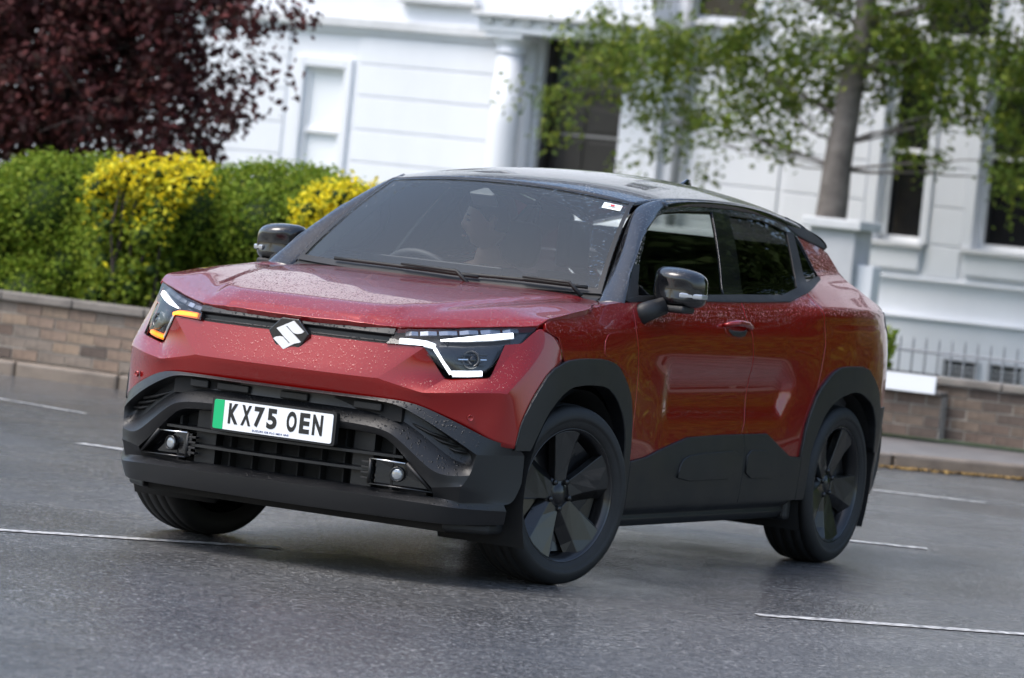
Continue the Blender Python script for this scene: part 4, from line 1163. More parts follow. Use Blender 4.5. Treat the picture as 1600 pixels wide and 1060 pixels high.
hf += [(i_(0, 6), i_(1, 6), K1, A7), (i_(1, 6), i_(4, 6), K3, K1), (i_(4, 6), i_(5, 6), K5, K3), (i_(5, 6), lt_(5), lt_(6), K5), (i_(5, 5), lt_(4), lt_(5), i_(5, 6)),
       (i_(1, 6), i_(2, 6), i_(3, 6), i_(4, 6))]
W, G, mp = both(hv, hf)
crs = {}
for r in (0, 1, 2, 3, 4, 5):
    for c in range(6): crs[(i_(r, c), i_(r, c + 1))] = .90 if r in (1, 4) else .95
for r in range(4):
    for c in range(6): crs[(lt_(r * 7 + c), lt_(r * 7 + c + 1))] = .88
for a, c in ((i_(0, 6), A7), (i_(1, 6), K1), (i_(4, 6), i_(1, 6)), (i_(4, 6), K3), (i_(5, 6), i_(4, 6)), (lt_(5), lt_(6)), (i_(5, 6), lt_(5))): crs[(a, c)] = .85
for (a, c), w in list(crs.items()): crs[(mp[a], mp[c])] = w
shp = set()
for (a, c), w in crs.items(): shp.add((a, c))
lower = mk('bumper_cladding', W, G, 'black_plastic', car, creases=crs, sharp=None, mods=[SUB(2)])
fixn(lower)
ks_ = {tuple(sorted(k)) for k in shp}
for e in lower.data.edges:
    if tuple(sorted(e.vertices)) in ks_: e.use_edge_sharp = True
lower['label'] = 'matt black lower front bumper with hexagonal frame'
# upper slot: dark slats and sensor blocks
for k in range(3):
    for sd_ in (1, -1):
        t = .25 + .25 * k
        a = Vector(cFb[4]).lerp(Vector(cFb[6]), t * .9); c = Vector(cTb[3]).lerp(Vector(cTb[6]), t)
        mir('slot_slat', tube([c + Vector((-.05, -.012, .03)), (a + c) / 2 + Vector((0, -.02, 0)), a + Vector((.03, -.012, -.015))], .006, 6), 'dark_plastic', lower, sd_)
for x0, x1 in ((-.30, -.16), (-.02, .10), (.30, .42), (-.42, -.34)):
    box('slot_block', x0, x1, -.782, -.75, .630, .660, 'dark_plastic', lower, .005)
box('slot_back', -.50, .50, -.762, -.742, .60, .68, 'underbody_black', lower, 0)
# lower grille
gb_ = box('grille_back', -.60, .60, -.690, -.675, .30, .56, 'underbody_black', car, 0)
for z, hw in ((.468, .52), (.406, .40)):
    rows = []
    for x in np.linspace(-hw, hw, 15):
        y = -.815 + .06 * (abs(x) / .52) ** 2
        rows.append([(x, y + .05, z - .006), (x, y + .05, z + .010), (x, y, z + .006), (x, y, z - .004)])
    v, f = grid(rows, True); f = f + [tuple(range(4)), tuple(range(len(v) - 1, len(v) - 5, -1))]
    fixn(mk('grille_slat', v, f, 'black_plastic', car, smooth=False))
for x in (-.47, -.345, -.24, -.14, -.04, .06, .16, .26, .345, .47):
    w = .045 if abs(abs(x) - .345) < .01 else (.004 if abs(x) < .3 else .006)
    yb = -.745 if w > .02 else -.735
    box('grille_divider', x - w, x + w, yb, -.69, .335, .552, 'dark_plastic' if w > .02 else 'underbody_black', car, .002)
for sd_ in (1, -1):
    for k in range(4):
        x0, x1 = sorted((sd_ * .405, sd_ * .365))
        box('vent_louvre', x0, x1, -.79, -.76, .372 + k * .020, .380 + k * .020, 'dark_plastic', car, .001)
    # fog lamp pod
    pod = [(.404, .450), (.404, .358), (.640, .352), (.545, .447)]
    v = [(x, -.782 + .065 * ((x - .40) / .24) ** 1.3 + .03, z) for x, z in pod] + [(x, -.66, z) for x, z in pod]
    f = [(0, 1, 2, 3), (0, 4, 5, 1), (1, 5, 6, 2), (2, 6, 7, 3), (3, 7, 4, 0)]
    fp = fixn(mir('fog_lamp', (v, f), 'gloss_black_dry', car, sd_, smooth=False, mods=[BEV(.004)]))
    for a, c in (((.402, -.789, .452), (.541, -.768, .448)), ((.404, -.787, .357), (.642, -.722, .351))):
        m_ = (Vector(a) + Vector(c)) / 2 + Vector((0, -.004, 0))
        mir('fog_lamp_trim', tube([Vector(a), m_, Vector(c)], .005, 8, True, 1.6, .8), 'chrome' if a[2] > .4 else 'rim_lip', fp, sd_)
    mir('fog_lamp_frame', tube([Vector((.402, -.787, .452)), Vector((.402, -.787, .357))], .007, 8), 'dark_plastic', fp, sd_)
    mir('fog_lamp_frame', tube([Vector((.544, -.766, .448)), Vector((.643, -.722, .352))], .008, 8), 'dark_plastic', fp, sd_)
    c0 = Vector((.498, -.745, .402)); q = Vector((.25, -.97, 0)).to_track_quat('X', 'Z').to_matrix()
    pv, pf = lathe([(-.02, .030), (.006, .030), (.010, .026), (.008, .024)], 20); pv = [tuple(c0 + q @ Vector(p)) for p in pv]
    mir('fog_lamp_ring', (pv, pf), 'gloss_black_dry', fp, sd_)
    pv, pf = lathe([(.004, .0235), (.008, .018), (.010, .009), (.0105, .0005)], 10); pv = [tuple(c0 + q @ Vector(p)) for p in pv]
    mir('fog_lamp_lens', (pv, pf), 'lamp_facets', fp, sd_, smooth=False)
    # air deflector ahead of the wheel
    v, f = boxv(.66, .80, -.60, -.47, .205, .25); v = [(x, y + (.06 if x > .75 else -.06), z) for x, y, z in v]
    mir('air_deflector', (v, f), 'dark_plastic', car, sd_, smooth=False, mods=[BEV(.015, 3)])

# ---------------- number plate
np_y = -.852
def rrect(x0, x1, z0, z1, r, n=5):
    out = []
    for cx, cz, a0 in ((x1 - r, z1 - r, 0), (x0 + r, z1 - r, 90), (x0 + r, z0 + r, 180), (x1 - r, z0 + r, 270)):
        for k in range(n + 1):
            a = math.radians(a0 + 90 * k / n); out.append((cx + r * math.cos(a), cz + r * math.sin(a)))
    return out
ev, ef = extrude(rrect(-.272, .272, .480, .609, .012), 'y', np_y + .004, np_y + .03)
holder = fixn(mk('plate_holder', ev, ef, 'dark_plastic', car, smooth=False))
ev, ef = extrude(rrect(-.26, .26, .4885, .5995, .008), 'y', np_y, np_y + .003)
plate = fixn(mk('number_plate', ev, ef, 'plate_white', car, smooth=False))
plate['label'] = 'white number plate reading KX75 OEN with green flash'
gp = [p for p in rrect(-.26, -.20, .4885, .5995, .008) if p[0] < -.215] + []
gp = [(-.216, .5995), (-.252, .5995), (-.258, .597), (-.26, .5915), (-.26, .4965), (-.258, .491), (-.252, .4885), (-.216, .4885)]
ev, ef = extrude(gp, 'y', np_y - .0012, np_y - .0002)
fixn(mk('green_flash', ev, ef, 'plate_green', plate, smooth=False))
def text_mesh(txt, size, sx, bold=0.0, shear=0):
    cu = bpy.data.curves.new('t', 'FONT'); cu.body = txt; cu.size = size; cu.extrude = .0004; cu.offset = bold; cu.align_x = 'CENTER'; cu.shear = shear
    cu.resolution_u = 4
    o = bpy.data.objects.new('t', cu); COL.objects.link(o)
    dg = bpy.context.evaluated_depsgraph_get(); me = bpy.data.meshes.new_from_object(o.evaluated_get(dg))
    V = np.array([tuple(v.co) for v in me.vertices]); F = [tuple(p.vertices) for p in me.polygons]
    bpy.data.objects.remove(o); bpy.data.curves.remove(cu); bpy.data.meshes.remove(me)
    V[:, 0] *= sx
    return V, F
def place_text(name, txt, x0, x1, z0, z1, y, mat, parent, bold=0):
    V, F = text_mesh(txt, .1, 1, bold)
    lo, hi = V.min(0), V.max(0)
    W = np.empty_like(V); W[:, 0] = x0 + (V[:, 0] - lo[0]) / (hi[0] - lo[0]) * (x1 - x0); W[:, 2] = z0 + (V[:, 1] - lo[1]) / (hi[1] - lo[1]) * (z1 - z0); W[:, 1] = y - (V[:, 2] - lo[2])
    return mk(name, W, F, mat, parent, smooth=False)
chars = 'KX75 OEN'; cx = -.198
for ch in chars:
    if ch == ' ': cx += .030; continue
    place_text('plate_character', ch, cx + .003, cx + .047, .5125, .5905, np_y - .0004, 'plate_black', plate, .0042)
    cx += .0565
place_text('plate_supplier_text', 'SUZUKI GB PLC MK4 4AE', -.085, .075, .4945, .5015, np_y - .0004, 'plate_blue', plate, .001)

# ---------------- rear end (turned away from the camera)
xs = np.linspace(-1, 1, 17)
def rear_row(y, xe, z, bow=.03): return [(xe * u, y + bow * (1 - u * u), z) for u in xs]
mk('tailgate', *grid([rear_row(3.36, .70, .62), rear_row(3.40, .70, .80), rear_row(3.41, .69, 1.0), rear_row(3.36, .67, 1.12)][::-1]), 'red_paint', car, mods=[SUB(1), SOL(.02)])
mk('rear_window', *grid([rear_row(3.33, .685, 1.08, .03), rear_row(3.05, .668, 1.205, .14), rear_row(2.87, .605, 1.39, .18)][::-1]), 'privacy_glass', car, mods=[SUB(1)])
mk('rear_light_bar', *grid([rear_row(3.395, .72, .955), rear_row(3.415, .735, 1.0), rear_row(3.395, .72, 1.075)][::-1]), 'gloss_black_dry', car, mods=[SUB(1), SOL(.012)])
rb_rows = [rear_row(3.20, .80, .25), rear_row(3.38, .79, .30), rear_row(3.42, .79, .50), rear_row(3.40, .79, .68), rear_row(3.30, .76, .70)]
mk('rear_bumper', *grid(rb_rows[::-1]), 'black_plastic', car, mods=[SUB(1), SOL(.02)])
for sd_ in (1, -1):
    tl = [(3.20, 1.06), (3.395, .99), (3.398, 1.075), (3.34, 1.10), (3.22, 1.13)]
    put('tail_lamp', panel(tl, Smap(.004), h=.04), 'gloss_black_dry', car, sd_)
    put('spoiler_cheek', panel([(2.43, 1.474), (2.515, 1.440), (2.62, 1.421), (2.777, 1.398), (2.838, 1.390), (2.845, 1.412), (2.79, 1.437), (2.61, 1.489), (2.45, 1.514)], Smap(.005), h=.04, depth=.02, lip=.006), 'dark_plastic', car, sd_)
    rows = []
    for (sy, sz), w_p in zip(((3.38, 1.085), (3.22, 1.148), (3.05, 1.206), (2.95, 1.266), (2.905, 1.316), (2.85, 1.371)), ((.69, 3.33, 1.085), (.69, 3.20, 1.148), (.68, 3.06, 1.205), (.66, 2.97, 1.27), (.64, 2.92, 1.325), (.62, 2.88, 1.375))):
        a_ = Vector((float(S(sy, sz)) - .004, sy, sz)); c_ = Vector(w_p) + Vector((-.02, .005, 0))
        rows.append([tuple(a_), tuple((a_ + c_) / 2 + Vector((.012, .012, .006))), tuple(c_)])
    mir('rear_window_pillar', grid(rows), 'dark_plastic', car, sd_, mods=[SUB(1)])
    v, f = boxv(.545, .615, 2.66, 2.90, 1.18, 1.400); mir('rear_pillar_lining', (v, f), 'interior_plastic', car, sd_, smooth=False, mods=[BEV(.02, 3)])
    rbs = [(3.069, .745), (3.13, .70), (3.36, .70), (3.42, .50), (3.40, .30), (3.14, .30), (3.14, .50), (3.12, .62)]
    put('rear_bumper_corner', panel(rbs, Smap(.006), h=.04), 'black_plastic', car, sd_)
rows = []
for u in np.linspace(-1, 1, 17):
    x = .582 * u
    rows.append([(x, 2.86 - .05 * u * u, 1.557 - .095 * abs(u) ** 2.3), (x, 3.0 - .06 * u * u, 1.535 - .095 * abs(u) ** 2.3), (x, 3.12 - .10 * u * u, 1.500 - .095 * abs(u) ** 2.3), (x, 3.115 - .10 * u * u, 1.482 - .095 * abs(u) ** 2.3), (x, 2.95 - .06 * u * u, 1.49 - .095 * abs(u) ** 2.3)])
fixn(mk('roof_spoiler', *grid(rows), 'gloss_black', car, mods=[SUB(1)]))

# ---------------- underbody and cabin
v, f = boxv(-.66, .66, -.62, 3.2, .20, .26); mk('floor_pan', v, f, 'underbody_black', car, smooth=False)
v, f = boxv(-.78, .78, .50, 2.20, .22, .30); mk('battery_pack', v, f, 'underbody_black', car, smooth=False)
v, f = boxv(-.60, .60, -.64, .30, .30, .93); mk('motor_bay', v, f, 'underbody_black', car, smooth=False)
v, f = boxv(-.80, .80, .36, .44, .30, 1.05); mk('bulkhead', v, f, 'underbody_black', car, smooth=False)
v, f = boxv(-.62, .62, 2.45, 3.30, .30, .95); mk('boot_floor', v, f, 'underbody_black', car, smooth=False)
for sd_ in (1, -1):
    rows = []
    for y in np.linspace(.46, 2.9, 12):
        rows.append([(min(.80, float(S(y, z)) - .05), y, z) for z in (.35, .60, .85, 1.0, 1.125)] + [(min(.80, float(S(y, 1.125)) - .012), y, 1.135)])
    mir('door_lining', grid(rows), 'interior_plastic', car, sd_)
rows = []
for u in np.linspace(-1, 1, 17):
    x = .72 * u
    rows.append([(x, .40 + .05 * u * u, 1.085), (x, .55, 1.120), (x, .78, 1.125), (x, .90, 1.095), (x, .92, 1.0), (x, .85, .70)])
dash = mk('dashboard', *grid(rows), 'interior_plastic', car, mods=[BEV(.01)])
v, f = boxv(-.60, .06, .80, .815, 1.075, 1.185); mk('dash_screen', v, f, 'gloss_black_dry', dash, smooth=False, mods=[BEV(.004)])
# steering wheel (right-hand drive) turned into the corner
swc = Vector((-.37, .93, 1.055)); tl_ = Matrix.Rotation(math.radians(-62), 3, 'X')
ring = [swc + tl_ @ Vector((.185 * math.cos(2 * PI * k / 36), .175 * math.sin(2 * PI * k / 36), 0)) for k in range(37)]
sw = mk('steering_wheel', *tube(ring, .016, 10, False), 'interior_plastic', car)
hub = [swc + tl_ @ Vector((x, y, z)) for x, y, z in ((-.07, .05, -.02), (.07, .05, -.02), (.05, -.06, -.02), (-.05, -.06, -.02), (-.06, .04, .03), (.06, .04, .03), (.04, -.05, .03), (-.04, -.05, .03))]
mk('steering_hub', hub, BX, 'interior_plastic', sw, smooth=False, mods=[BEV(.015, 3)])
for a in (0, 180, 270):
    e = swc + tl_ @ Vector((.18 * math.cos(math.radians(a)), .17 * math.sin(math.radians(a)), 0))
    mk('steering_spoke', *tube([swc, e], [.022, .014], 8, True, 1.4, .6), 'interior_plastic', sw)
def seat(x, y, w, hz=1.24):
    rows = []
    for z, yy, ww, d in ((.50, .10, w * .92, .10), (.62, .06, w, .12), (.80, .08, w, .13), (.98, .13, w * .95, .12), (1.10, .17, w * .80, .10), (1.15, .185, w * .62, .07)):
        ring = []
        for k in range(16):
            t = 2 * PI * k / 16; c, s = math.cos(t), math.sin(t)
            ring.append((x + ww * math.copysign(abs(c) ** .55, c), y + yy + .12 + d * .7 * math.copysign(abs(s) ** .7, s), z))
        rows.append(ring)
    v, f = grid(rows, True); f = f + [tuple(range(15, -1, -1)), tuple(len(v) - 16 + k for k in range(16))]
    st = mk('seat', v, f, 'seat_fabric', car, mods=[SUB(1)])
    rows = []
    for z, ww, d in ((1.17, .10, .045), (1.20, .13, .055), (1.30, .135, .055), (1.36, .12, .045), (1.38, .08, .02)):
        ring = []
        for k in range(16):
            t = 2 * PI * k / 16; c, s = math.cos(t), math.sin(t)
            ring.append((x + ww * math.copysign(abs(c) ** .6, c), y + .32 + d * math.copysign(abs(s) ** .8, s) + (z - 1.17) * .1, z))
        rows.append(ring)
    v, f = grid(rows, True); f = f + [tuple(range(15, -1, -1)), tuple(len(v) - 16 + k for k in range(16))]
    mk('headrest', v, f, 'seat_fabric', st, mods=[SUB(1)])
    v, f = boxv(x - w, x + w, y - .40, y + .16, .40, .56); mk('seat_cushion', v, f, 'seat_fabric', st, mods=[BEV(.06, 4)])
seat(-.37, 1.42, .25); seat(.37, 1.42, .25)
v, f = boxv(-.66, .66, 2.60, 2.64, .60, 1.16); mk('boot_trim', v, f, 'interior_plastic', car, smooth=False)
v, f = boxv(-.62, .62, 2.32, 2.52, .45, 1.10); mk('rear_bench', v, f, 'seat_fabric', car, mods=[BEV(.07, 4)])
v, f = boxv(-.45, .45, 1.05, 2.35, 1.505, 1.512); mk('headlining', v, f, 'interior_plastic', car, smooth=False)

# ---------------- wheels
XF = None
def make_wheel(cx, cy, steer, spin, side):
    pv = Vector((cx - .11 * 1, cy, .352))
    Rz = Matrix.Rotation(-steer, 3, 'Z')
    root = bpy.data.objects.new('wheel', None); COL.objects.link(root); root.empty_display_size = .2
    root.location = (side * cx, cy, .352); set_parent(root, car)
    Rs = Matrix.Rotation(spin, 3, 'X')
    def P(V):
        out = []
        for p in V:
            q = Rs @ Vector(p)
            if side < 0: q.x = -q.x
            q = Rz @ q
            out.append((q.x + side * cx, q.y + cy, q.z + .352))
        return out
    def part(name, vf, mat, par=root, **kw):
        v, f = vf
        if side < 0: f = rev(f)
        o = mk(name, P(v), f, mat, par, **kw); fixn(o); return o
    # local: x outward, wheel centre plane x = -.02; tyre 225/50
    prof = [(-.105, .258), (-.118, .285), (-.122, .310), (-.114, .334), (-.098, .346), (-.075, .3505), (-.073, .345), (-.067, .345), (-.065, .352), (-.03, .3535), (-.028, .346), (-.022, .346), (-.020, .3535), (.02, .3535), (.022, .346), (.028, .346), (.03, .3535), (.065, .352), (.067, .345), (.073, .345), (.075, .3505), (.098, .346), (.106, .340), (.114, .330), (.1185, .316), (.1205, .306), (.119, .296), (.1165, .294), (.115, .286), (.110, .270), (.104, .262), (.098, .257)]
    ty = part('tyre', lathe(prof, 72), 'rubber')
    # tread blocks: lateral sipes as thin grooves
    rim = part('rim', lathe([(-.10, .250), (-.09, .235), (.02, .232), (.070, .236), (.088, .246), (.098, .254), (.102, .2605), (.099, .262), (.094, .262)], 64), 'rim_dark')
    part('rim_lip', lathe([(.0965, .2545), (.1035, .258), (.1040, .2610), (.1000, .2622)], 64), 'rim_lip')
    part('rim_back', lathe([(-.01, .236), (-.012, .16), (-.02, .08), (-.02, .001)], 40), 'underbody_black')
    part('brake_disc', lathe([(-.005, .155), (.005, .157), (.008, .09), (.02, .085), (.02, .001)], 40), 'dull_metal')
    ns = 5
    for k in range(ns):
        a = 2 * PI * k / ns
        ca, sa = math.cos(a), math.sin(a)
        def pt(t, r, x):    # t tangential, r radial
            return (x, r * ca - t * sa, r * sa + t * ca)
        # broad blade face, flush, with a sharp twisted facet along one flank
        face = [pt(-.030, .050, .060), pt(.034, .050, .060), pt(.052, .120, .072), pt(.078, .200, .088), pt(.086, .238, .092), pt(.035, .250, .094), pt(-.030, .250, .094), pt(-.058, .240, .090), pt(-.046, .190, .078), pt(-.036, .120, .066)]
        back = [(p[0] - .035, p[1] * .99, p[2] * .99) for p in face]
        flank = [pt(-.060, .050, .030), pt(-.072, .120, .034), pt(-.085, .190, .046), pt(-.098, .226, .060)]
        v = face + back + flank; nF = 10
        f = [tuple(range(10))] + [(i, i + nF, (i + 1) % nF + nF, (i + 1) % nF) for i in range(7)]
        # flank facet from face edge 7..9,0
        f += [(0, 9, 21, 20), (9, 8, 22, 21), (8, 7, 23, 22)]
        part('spoke', (v, f), 'rim_face', smooth=False, mods=[BEV(.003)])
        # dark pocket web between spokes
        b0 = a + PI / ns
        cb, sb = math.cos(b0), math.sin(b0)
        def pb(t, r, x): return (x, r * cb - t * sb, r * sb + t * cb)
        w = [pb(-.03, .06, .028), pb(.03, .06, .028), pb(.075, .15, .025), pb(.10, .225, .04), pb(-.10, .225, .04), pb(-.075, .15, .025)]
        part('spoke_web', (w, [tuple(range(6))]), 'rim_dark', smooth=False)
        nx = [pt(.0, .057, .062)][0]
        c = Vector((.066, .057 * math.cos(a + PI / ns), .057 * math.sin(a + PI / ns)))
        nv, nf = lathe([(-.03, .012), (.004, .012), (.010, .009), (.011, .0005)], 10)
        part('wheel_nut', ([(p[0] + c.x - .006, p[1] + c.y, p[2] + c.z) for p in nv], nf), 'rim_face')
    part('hub', lathe([(.0, .085), (.050, .078), (.060, .066), (.056, .044), (.062, .036), (.067, .030), (.068, .0005)], 30), 'rim_dark')
    return root
STEER = math.radians(15.5)
make_wheel(.770, 0, STEER, .35, 1)
make_wheel(.770, 2.70, 0, 1.05, 1)
make_wheel(.770, 0, STEER, .8, -1)
make_wheel(.770, 2.70, 0, .2, -1)
# ================================================================== PLANTING
def leaves(C0, R, n, size, flat=.35, seed=0, aspect=1.6):
    """n leaf quads around centres C0 (k,3) with spread R (k,); returns V,Q"""
    g = np.random.default_rng(seed)
    k = g.integers(0, len(C0), n)
    d = g.normal(size=(n, 3)); d /= np.linalg.norm(d, axis=1)[:, None]
    r = np.asarray(R)[k] * g.random(n) ** .45
    P = np.asarray(C0)[k] + d * r[:, None]
    nrm = d * .7 + g.normal(size=(n, 3)) * .6 + np.array([0, 0, .5]); nrm /= np.linalg.norm(nrm, axis=1)[:, None]
    t = np.cross(nrm, g.normal(size=(n, 3))); t /= np.linalg.norm(t, axis=1)[:, None]
    s = np.cross(nrm, t)
    L = size * g.uniform(.6, 1.35, n)[:, None]; Wd = L / aspect
    V = np.empty((n, 4, 3)); V[:, 0] = P - t * L * .5; V[:, 1] = P + s * Wd * .5 + nrm * L * .06; V[:, 2] = P + t * L * .5 - nrm * L * .10; V[:, 3] = P - s * Wd * .5 + nrm * L * .06
    return V.reshape(-1, 3), np.arange(n * 4).reshape(n, 4)
def limb_path(a, c, n=7, wob=.08):
    a, c = Vector(a), Vector(c); L = (c - a).length; out = []
    for i in range(n):
        t = i / (n - 1); p = a.lerp(c, t)
        if 0 < i < n - 1: p += Vector((random.gauss(0, wob), random.gauss(0, wob), random.gauss(0, wob * .6))) * L * .25
        out.append(p)
    return out
def tree(name, label, cat, base, trunk, r0, blobs, nclump, nleaf, lsize, leafm, barkm, seed, clump=.32, limbs=True, group=None, droop=0):
    g = np.random.default_rng(seed); random.seed(seed)
    T = thing(name, label, cat, base, group)
    tp = [Vector(p) for p in trunk]
    path = []
    for a, c in zip(tp, tp[1:]):
        for k in range(4): path.append(a.lerp(c, k / 4) + Vector((random.gauss(0, .012), random.gauss(0, .012), 0)))
    path.append(tp[-1]); n = len(path)
    parts = [tube(path, [r0 * (1.25 - .25 * min(1, i / 3)) * (1 - .62 * i / n) for i in range(n)], 12)]
    cs, rs = [], []
    w = np.array([b[3] * b[4] * b[5] for b in blobs]); w = w / w.sum()
    for k in range(nclump):
        b = blobs[g.choice(len(blobs), p=w)]
        d = g.normal(size=3); d /= np.linalg.norm(d); rr = g.random() ** .40
        c = np.array(b[:3]) + d * rr * np.array(b[3:6]); c[2] -= droop * rr * g.random()
        cs.append(c); rs.append(clump * g.uniform(.5, 1.3))
    cs = np.array(cs); rs = np.array(rs)
    if limbs:
        for k in range(0, len(cs), max(1, len(cs) // 42)):
            c = cs[k]
            i = min(range(n), key=lambda q: abs(path[q].z - (c[2] - .35 * math.hypot(c[0] - path[q].x, c[1] - path[q].y))) + (0 if q > n * .35 else 5))
            rad = max(.010, r0 * .12 * random.uniform(.4, 1.2)); pts = limb_path(path[i], c)
            parts.append(tube(pts, [rad * (1 - .85 * j / (len(pts) - 1)) for j in range(len(pts))], 6))
        for k in range(len(cs)):      # twigs
            if k % 3 == 0:
                c = cs[k]; e = c + g.normal(size=3) * rs[k] * .8
                pts = limb_path(c, e, 4); parts.append(tube(pts, [.007, .006, .004, .002], 4))
    mk('trunk', *join(*parts), barkm, T)
    V, Q = leaves(cs, rs, nleaf, lsize, seed=seed)
    cr_ = fast('crown', V, Q, leafm, T); cr_['kind'] = 'stuff'
    return T
# copper-leaved tree behind the hedge
tree('copper_tree', 'dark purple-leaved tree rising behind the green hedge', 'tree', (-9.9, 12.6, .08), [(-9.9, 12.6, .05), (-9.85, 12.6, 1.3), (-9.8, 12.55, 3.0), (-9.9, 12.5, 4.6)], .17,
     [(-10.3, 12.6, 2.6, 1.25, 1.3, 1.35), (-9.35, 12.5, 2.1, 1.05, 1.1, .95), (-10.9, 12.8, 1.7, .9, 1.1, .8), (-9.0, 12.5, 3.3, 1.0, 1.0, .8), (-10.2, 12.6, 4.2, 1.4, 1.2, 1.0), (-8.75, 12.4, 1.75, .45, .6, .45), (-8.05, 12.4, 2.60, .34, .5, .24), (-8.2, 12.4, 2.0, .35, .5, .40), (-11.6, 12.6, 2.9, 1.0, 1.0, 1.2)],
     760, 72000, .070, 'copper_leaf', 'bark_dark', 31, clump=.27)
# street tree on the right
SX = -.22
tree('street_tree', 'slender grey-trunked tree with thin green foliage in front of the villa', 'tree', (-6.97, 21.2, .08), [(-7.04, 21.2, .05), (-6.92, 21.2, 1.6), (-6.87, 21.2, 2.5), (-6.79, 21.2, 3.4), (-6.68, 21.2, 4.8)], .172,
     [(-7.6, 21.5, 3.15, 1.3, .9, .62), (-8.9, 21.3, 3.10, 1.0, .8, .55), (-6.2, 21.5, 3.15, 1.1, .9, .55), (-5.2, 21.5, 3.0, .9, .9, .75), (-9.65, 21.2, 2.90, .45, .5, .35), (-7.9, 21.3, 2.45, .85, .6, .38), (-9.9, 21.1, 2.45, .30, .4, .25), (-8.6, 21.2, 2.15, .55, .4, .25), (-6.9, 21.5, 4.4, 2.2, 1.4, .9), (-5.0, 21.5, 2.3, .5, .6, .45), (-6.15, 21.5, 2.55, .3, .4, .35)],
     620, 34000, .064, 'street_leaf', 'bark_grey', 52, clump=.26, droop=.25)

def shrub(name, label, cat, pts, rad, n, size, leafm, core, seed, z0=.1, group=None, stems=14):
    """rounded shrub: leaf shell over clump centres, dark twiggy core, stems to the ground"""
    g = np.random.default_rng(seed); random.seed(seed)
    cs = np.array([p[:3] for p in pts], float); rs = np.array([p[3] for p in pts], float)
    b = cs.mean(0)
    T = thing(name, label, cat, (float(b[0]), float(b[1]), z0), group)
    # leaves lie on the union's outer shell
    k = g.choice(len(cs), n * 3, p=rs ** 2 / (rs ** 2).sum()); d = g.normal(size=(n * 3, 3)); d /= np.linalg.norm(d, axis=1)[:, None]
    rr = rs[k] * (.86 + .22 * g.random(n * 3)) ; P = cs[k] + d * rr[:, None]
    D = np.full(len(P), 9.)
    for c, r in zip(cs, rs): D = np.minimum(D, np.linalg.norm(P - c, axis=1) / r)
    ok = np.where((D > .80) & (P[:, 2] > z0 + .05))[0][:n]
    V, Q = leaves(P[ok], np.full(len(ok), .055 if isinstance(leafm, str) else .09), len(ok), size, seed=seed)
    if isinstance(leafm, str): fo = fast('foliage', V, Q, leafm, T); fo['kind'] = 'stuff'
    else:
        hz = P[ok][:, 2]; cut = leafm[2]
        # the lower growth has greener leaves than the flowering tops
        zc = V.reshape(-1, 4, 3)[:, :, 2].mean(1) + g.normal(size=len(ok)) * .15
        for nm_, mk_, sel in (('flower_heads', leafm[0], zc > cut), ('foliage', leafm[1], zc <= cut)):
            VV = V.reshape(-1, 4, 3)[sel].reshape(-1, 3); fo = fast(nm_, VV, np.arange(len(VV)).reshape(-1, 4), mk_, T); fo['kind'] = 'stuff'
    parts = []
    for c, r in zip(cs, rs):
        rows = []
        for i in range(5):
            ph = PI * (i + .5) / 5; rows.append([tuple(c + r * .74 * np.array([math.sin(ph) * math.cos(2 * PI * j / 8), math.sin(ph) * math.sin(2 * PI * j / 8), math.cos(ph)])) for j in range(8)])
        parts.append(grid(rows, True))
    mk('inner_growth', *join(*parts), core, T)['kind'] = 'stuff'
    st = []
    for _ in range(stems):
        i = random.randrange(len(cs)); c = cs[i]
        a = (c[0] + random.gauss(0, .12), c[1] + random.gauss(0, .08), z0 - .04)
        pts_ = limb_path(a, tuple(c), 5); st.append(tube(pts_, [.014, .012, .010, .008, .005], 5))
    mk('stem', *join(*st), 'bark_dark', T)
    return T
def mass(x0, x1, y, ztop, seed, depth=.5, r=.34, lo=.42):
    g = random.Random(seed); out = []
    x = x0
    while x < x1:
        for _ in range(4):
            rr = r * g.uniform(.7, 1.15)
            z = g.uniform(lo, ztop(x) - rr * .8)
            out.append((x + g.uniform(-.1, .1), y + g.uniform(-.25, depth), z, rr))
        rr = r * g.uniform(.6, .9); out.append((x, y + g.uniform(0, .3), ztop(x) - rr * .95, rr))
        x += .20
    return out
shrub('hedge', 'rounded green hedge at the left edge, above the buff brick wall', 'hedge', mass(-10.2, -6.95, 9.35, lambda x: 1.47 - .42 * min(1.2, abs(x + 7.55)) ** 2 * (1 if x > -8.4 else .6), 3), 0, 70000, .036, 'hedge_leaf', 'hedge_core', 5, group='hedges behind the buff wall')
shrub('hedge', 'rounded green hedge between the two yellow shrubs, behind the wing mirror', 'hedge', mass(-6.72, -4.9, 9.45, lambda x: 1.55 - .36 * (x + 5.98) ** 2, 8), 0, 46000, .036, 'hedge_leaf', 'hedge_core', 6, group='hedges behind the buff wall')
g = random.Random(4); pts = []
POLY_A = [(-7.04, 1.22), (-6.98, 1.36), (-6.62, 1.46), (-6.20, 1.48), (-6.2, 1.42), (-6.39, 1.27), (-6.48, 1.14), (-6.42, .96), (-6.48, .62), (-6.89, .50), (-7.04, .70), (-6.92, .96), (-7.06, 1.12)]
POLY_B = [(-5.48, 1.00), (-5.40, 1.18), (-5.35, 1.36), (-5.24, 1.40), (-5.06, 1.44), (-4.98, 1.40), (-5.13, 1.26), (-5.28, 1.08), (-5.40, .92)]
def scatter(poly, n, y, r0, r1):
    out = []
    xs0 = [p[0] for p in poly]; zs0 = [p[1] for p in poly]
    while len(out) < n:
        x, z = g.uniform(min(xs0), max(xs0)), g.uniform(min(zs0), max(zs0))
        if inside(poly, np.array([x]), np.array([z]))[0]: out.append((x, y + g.gauss(0, .07), z, g.uniform(r0, r1)))
    return out
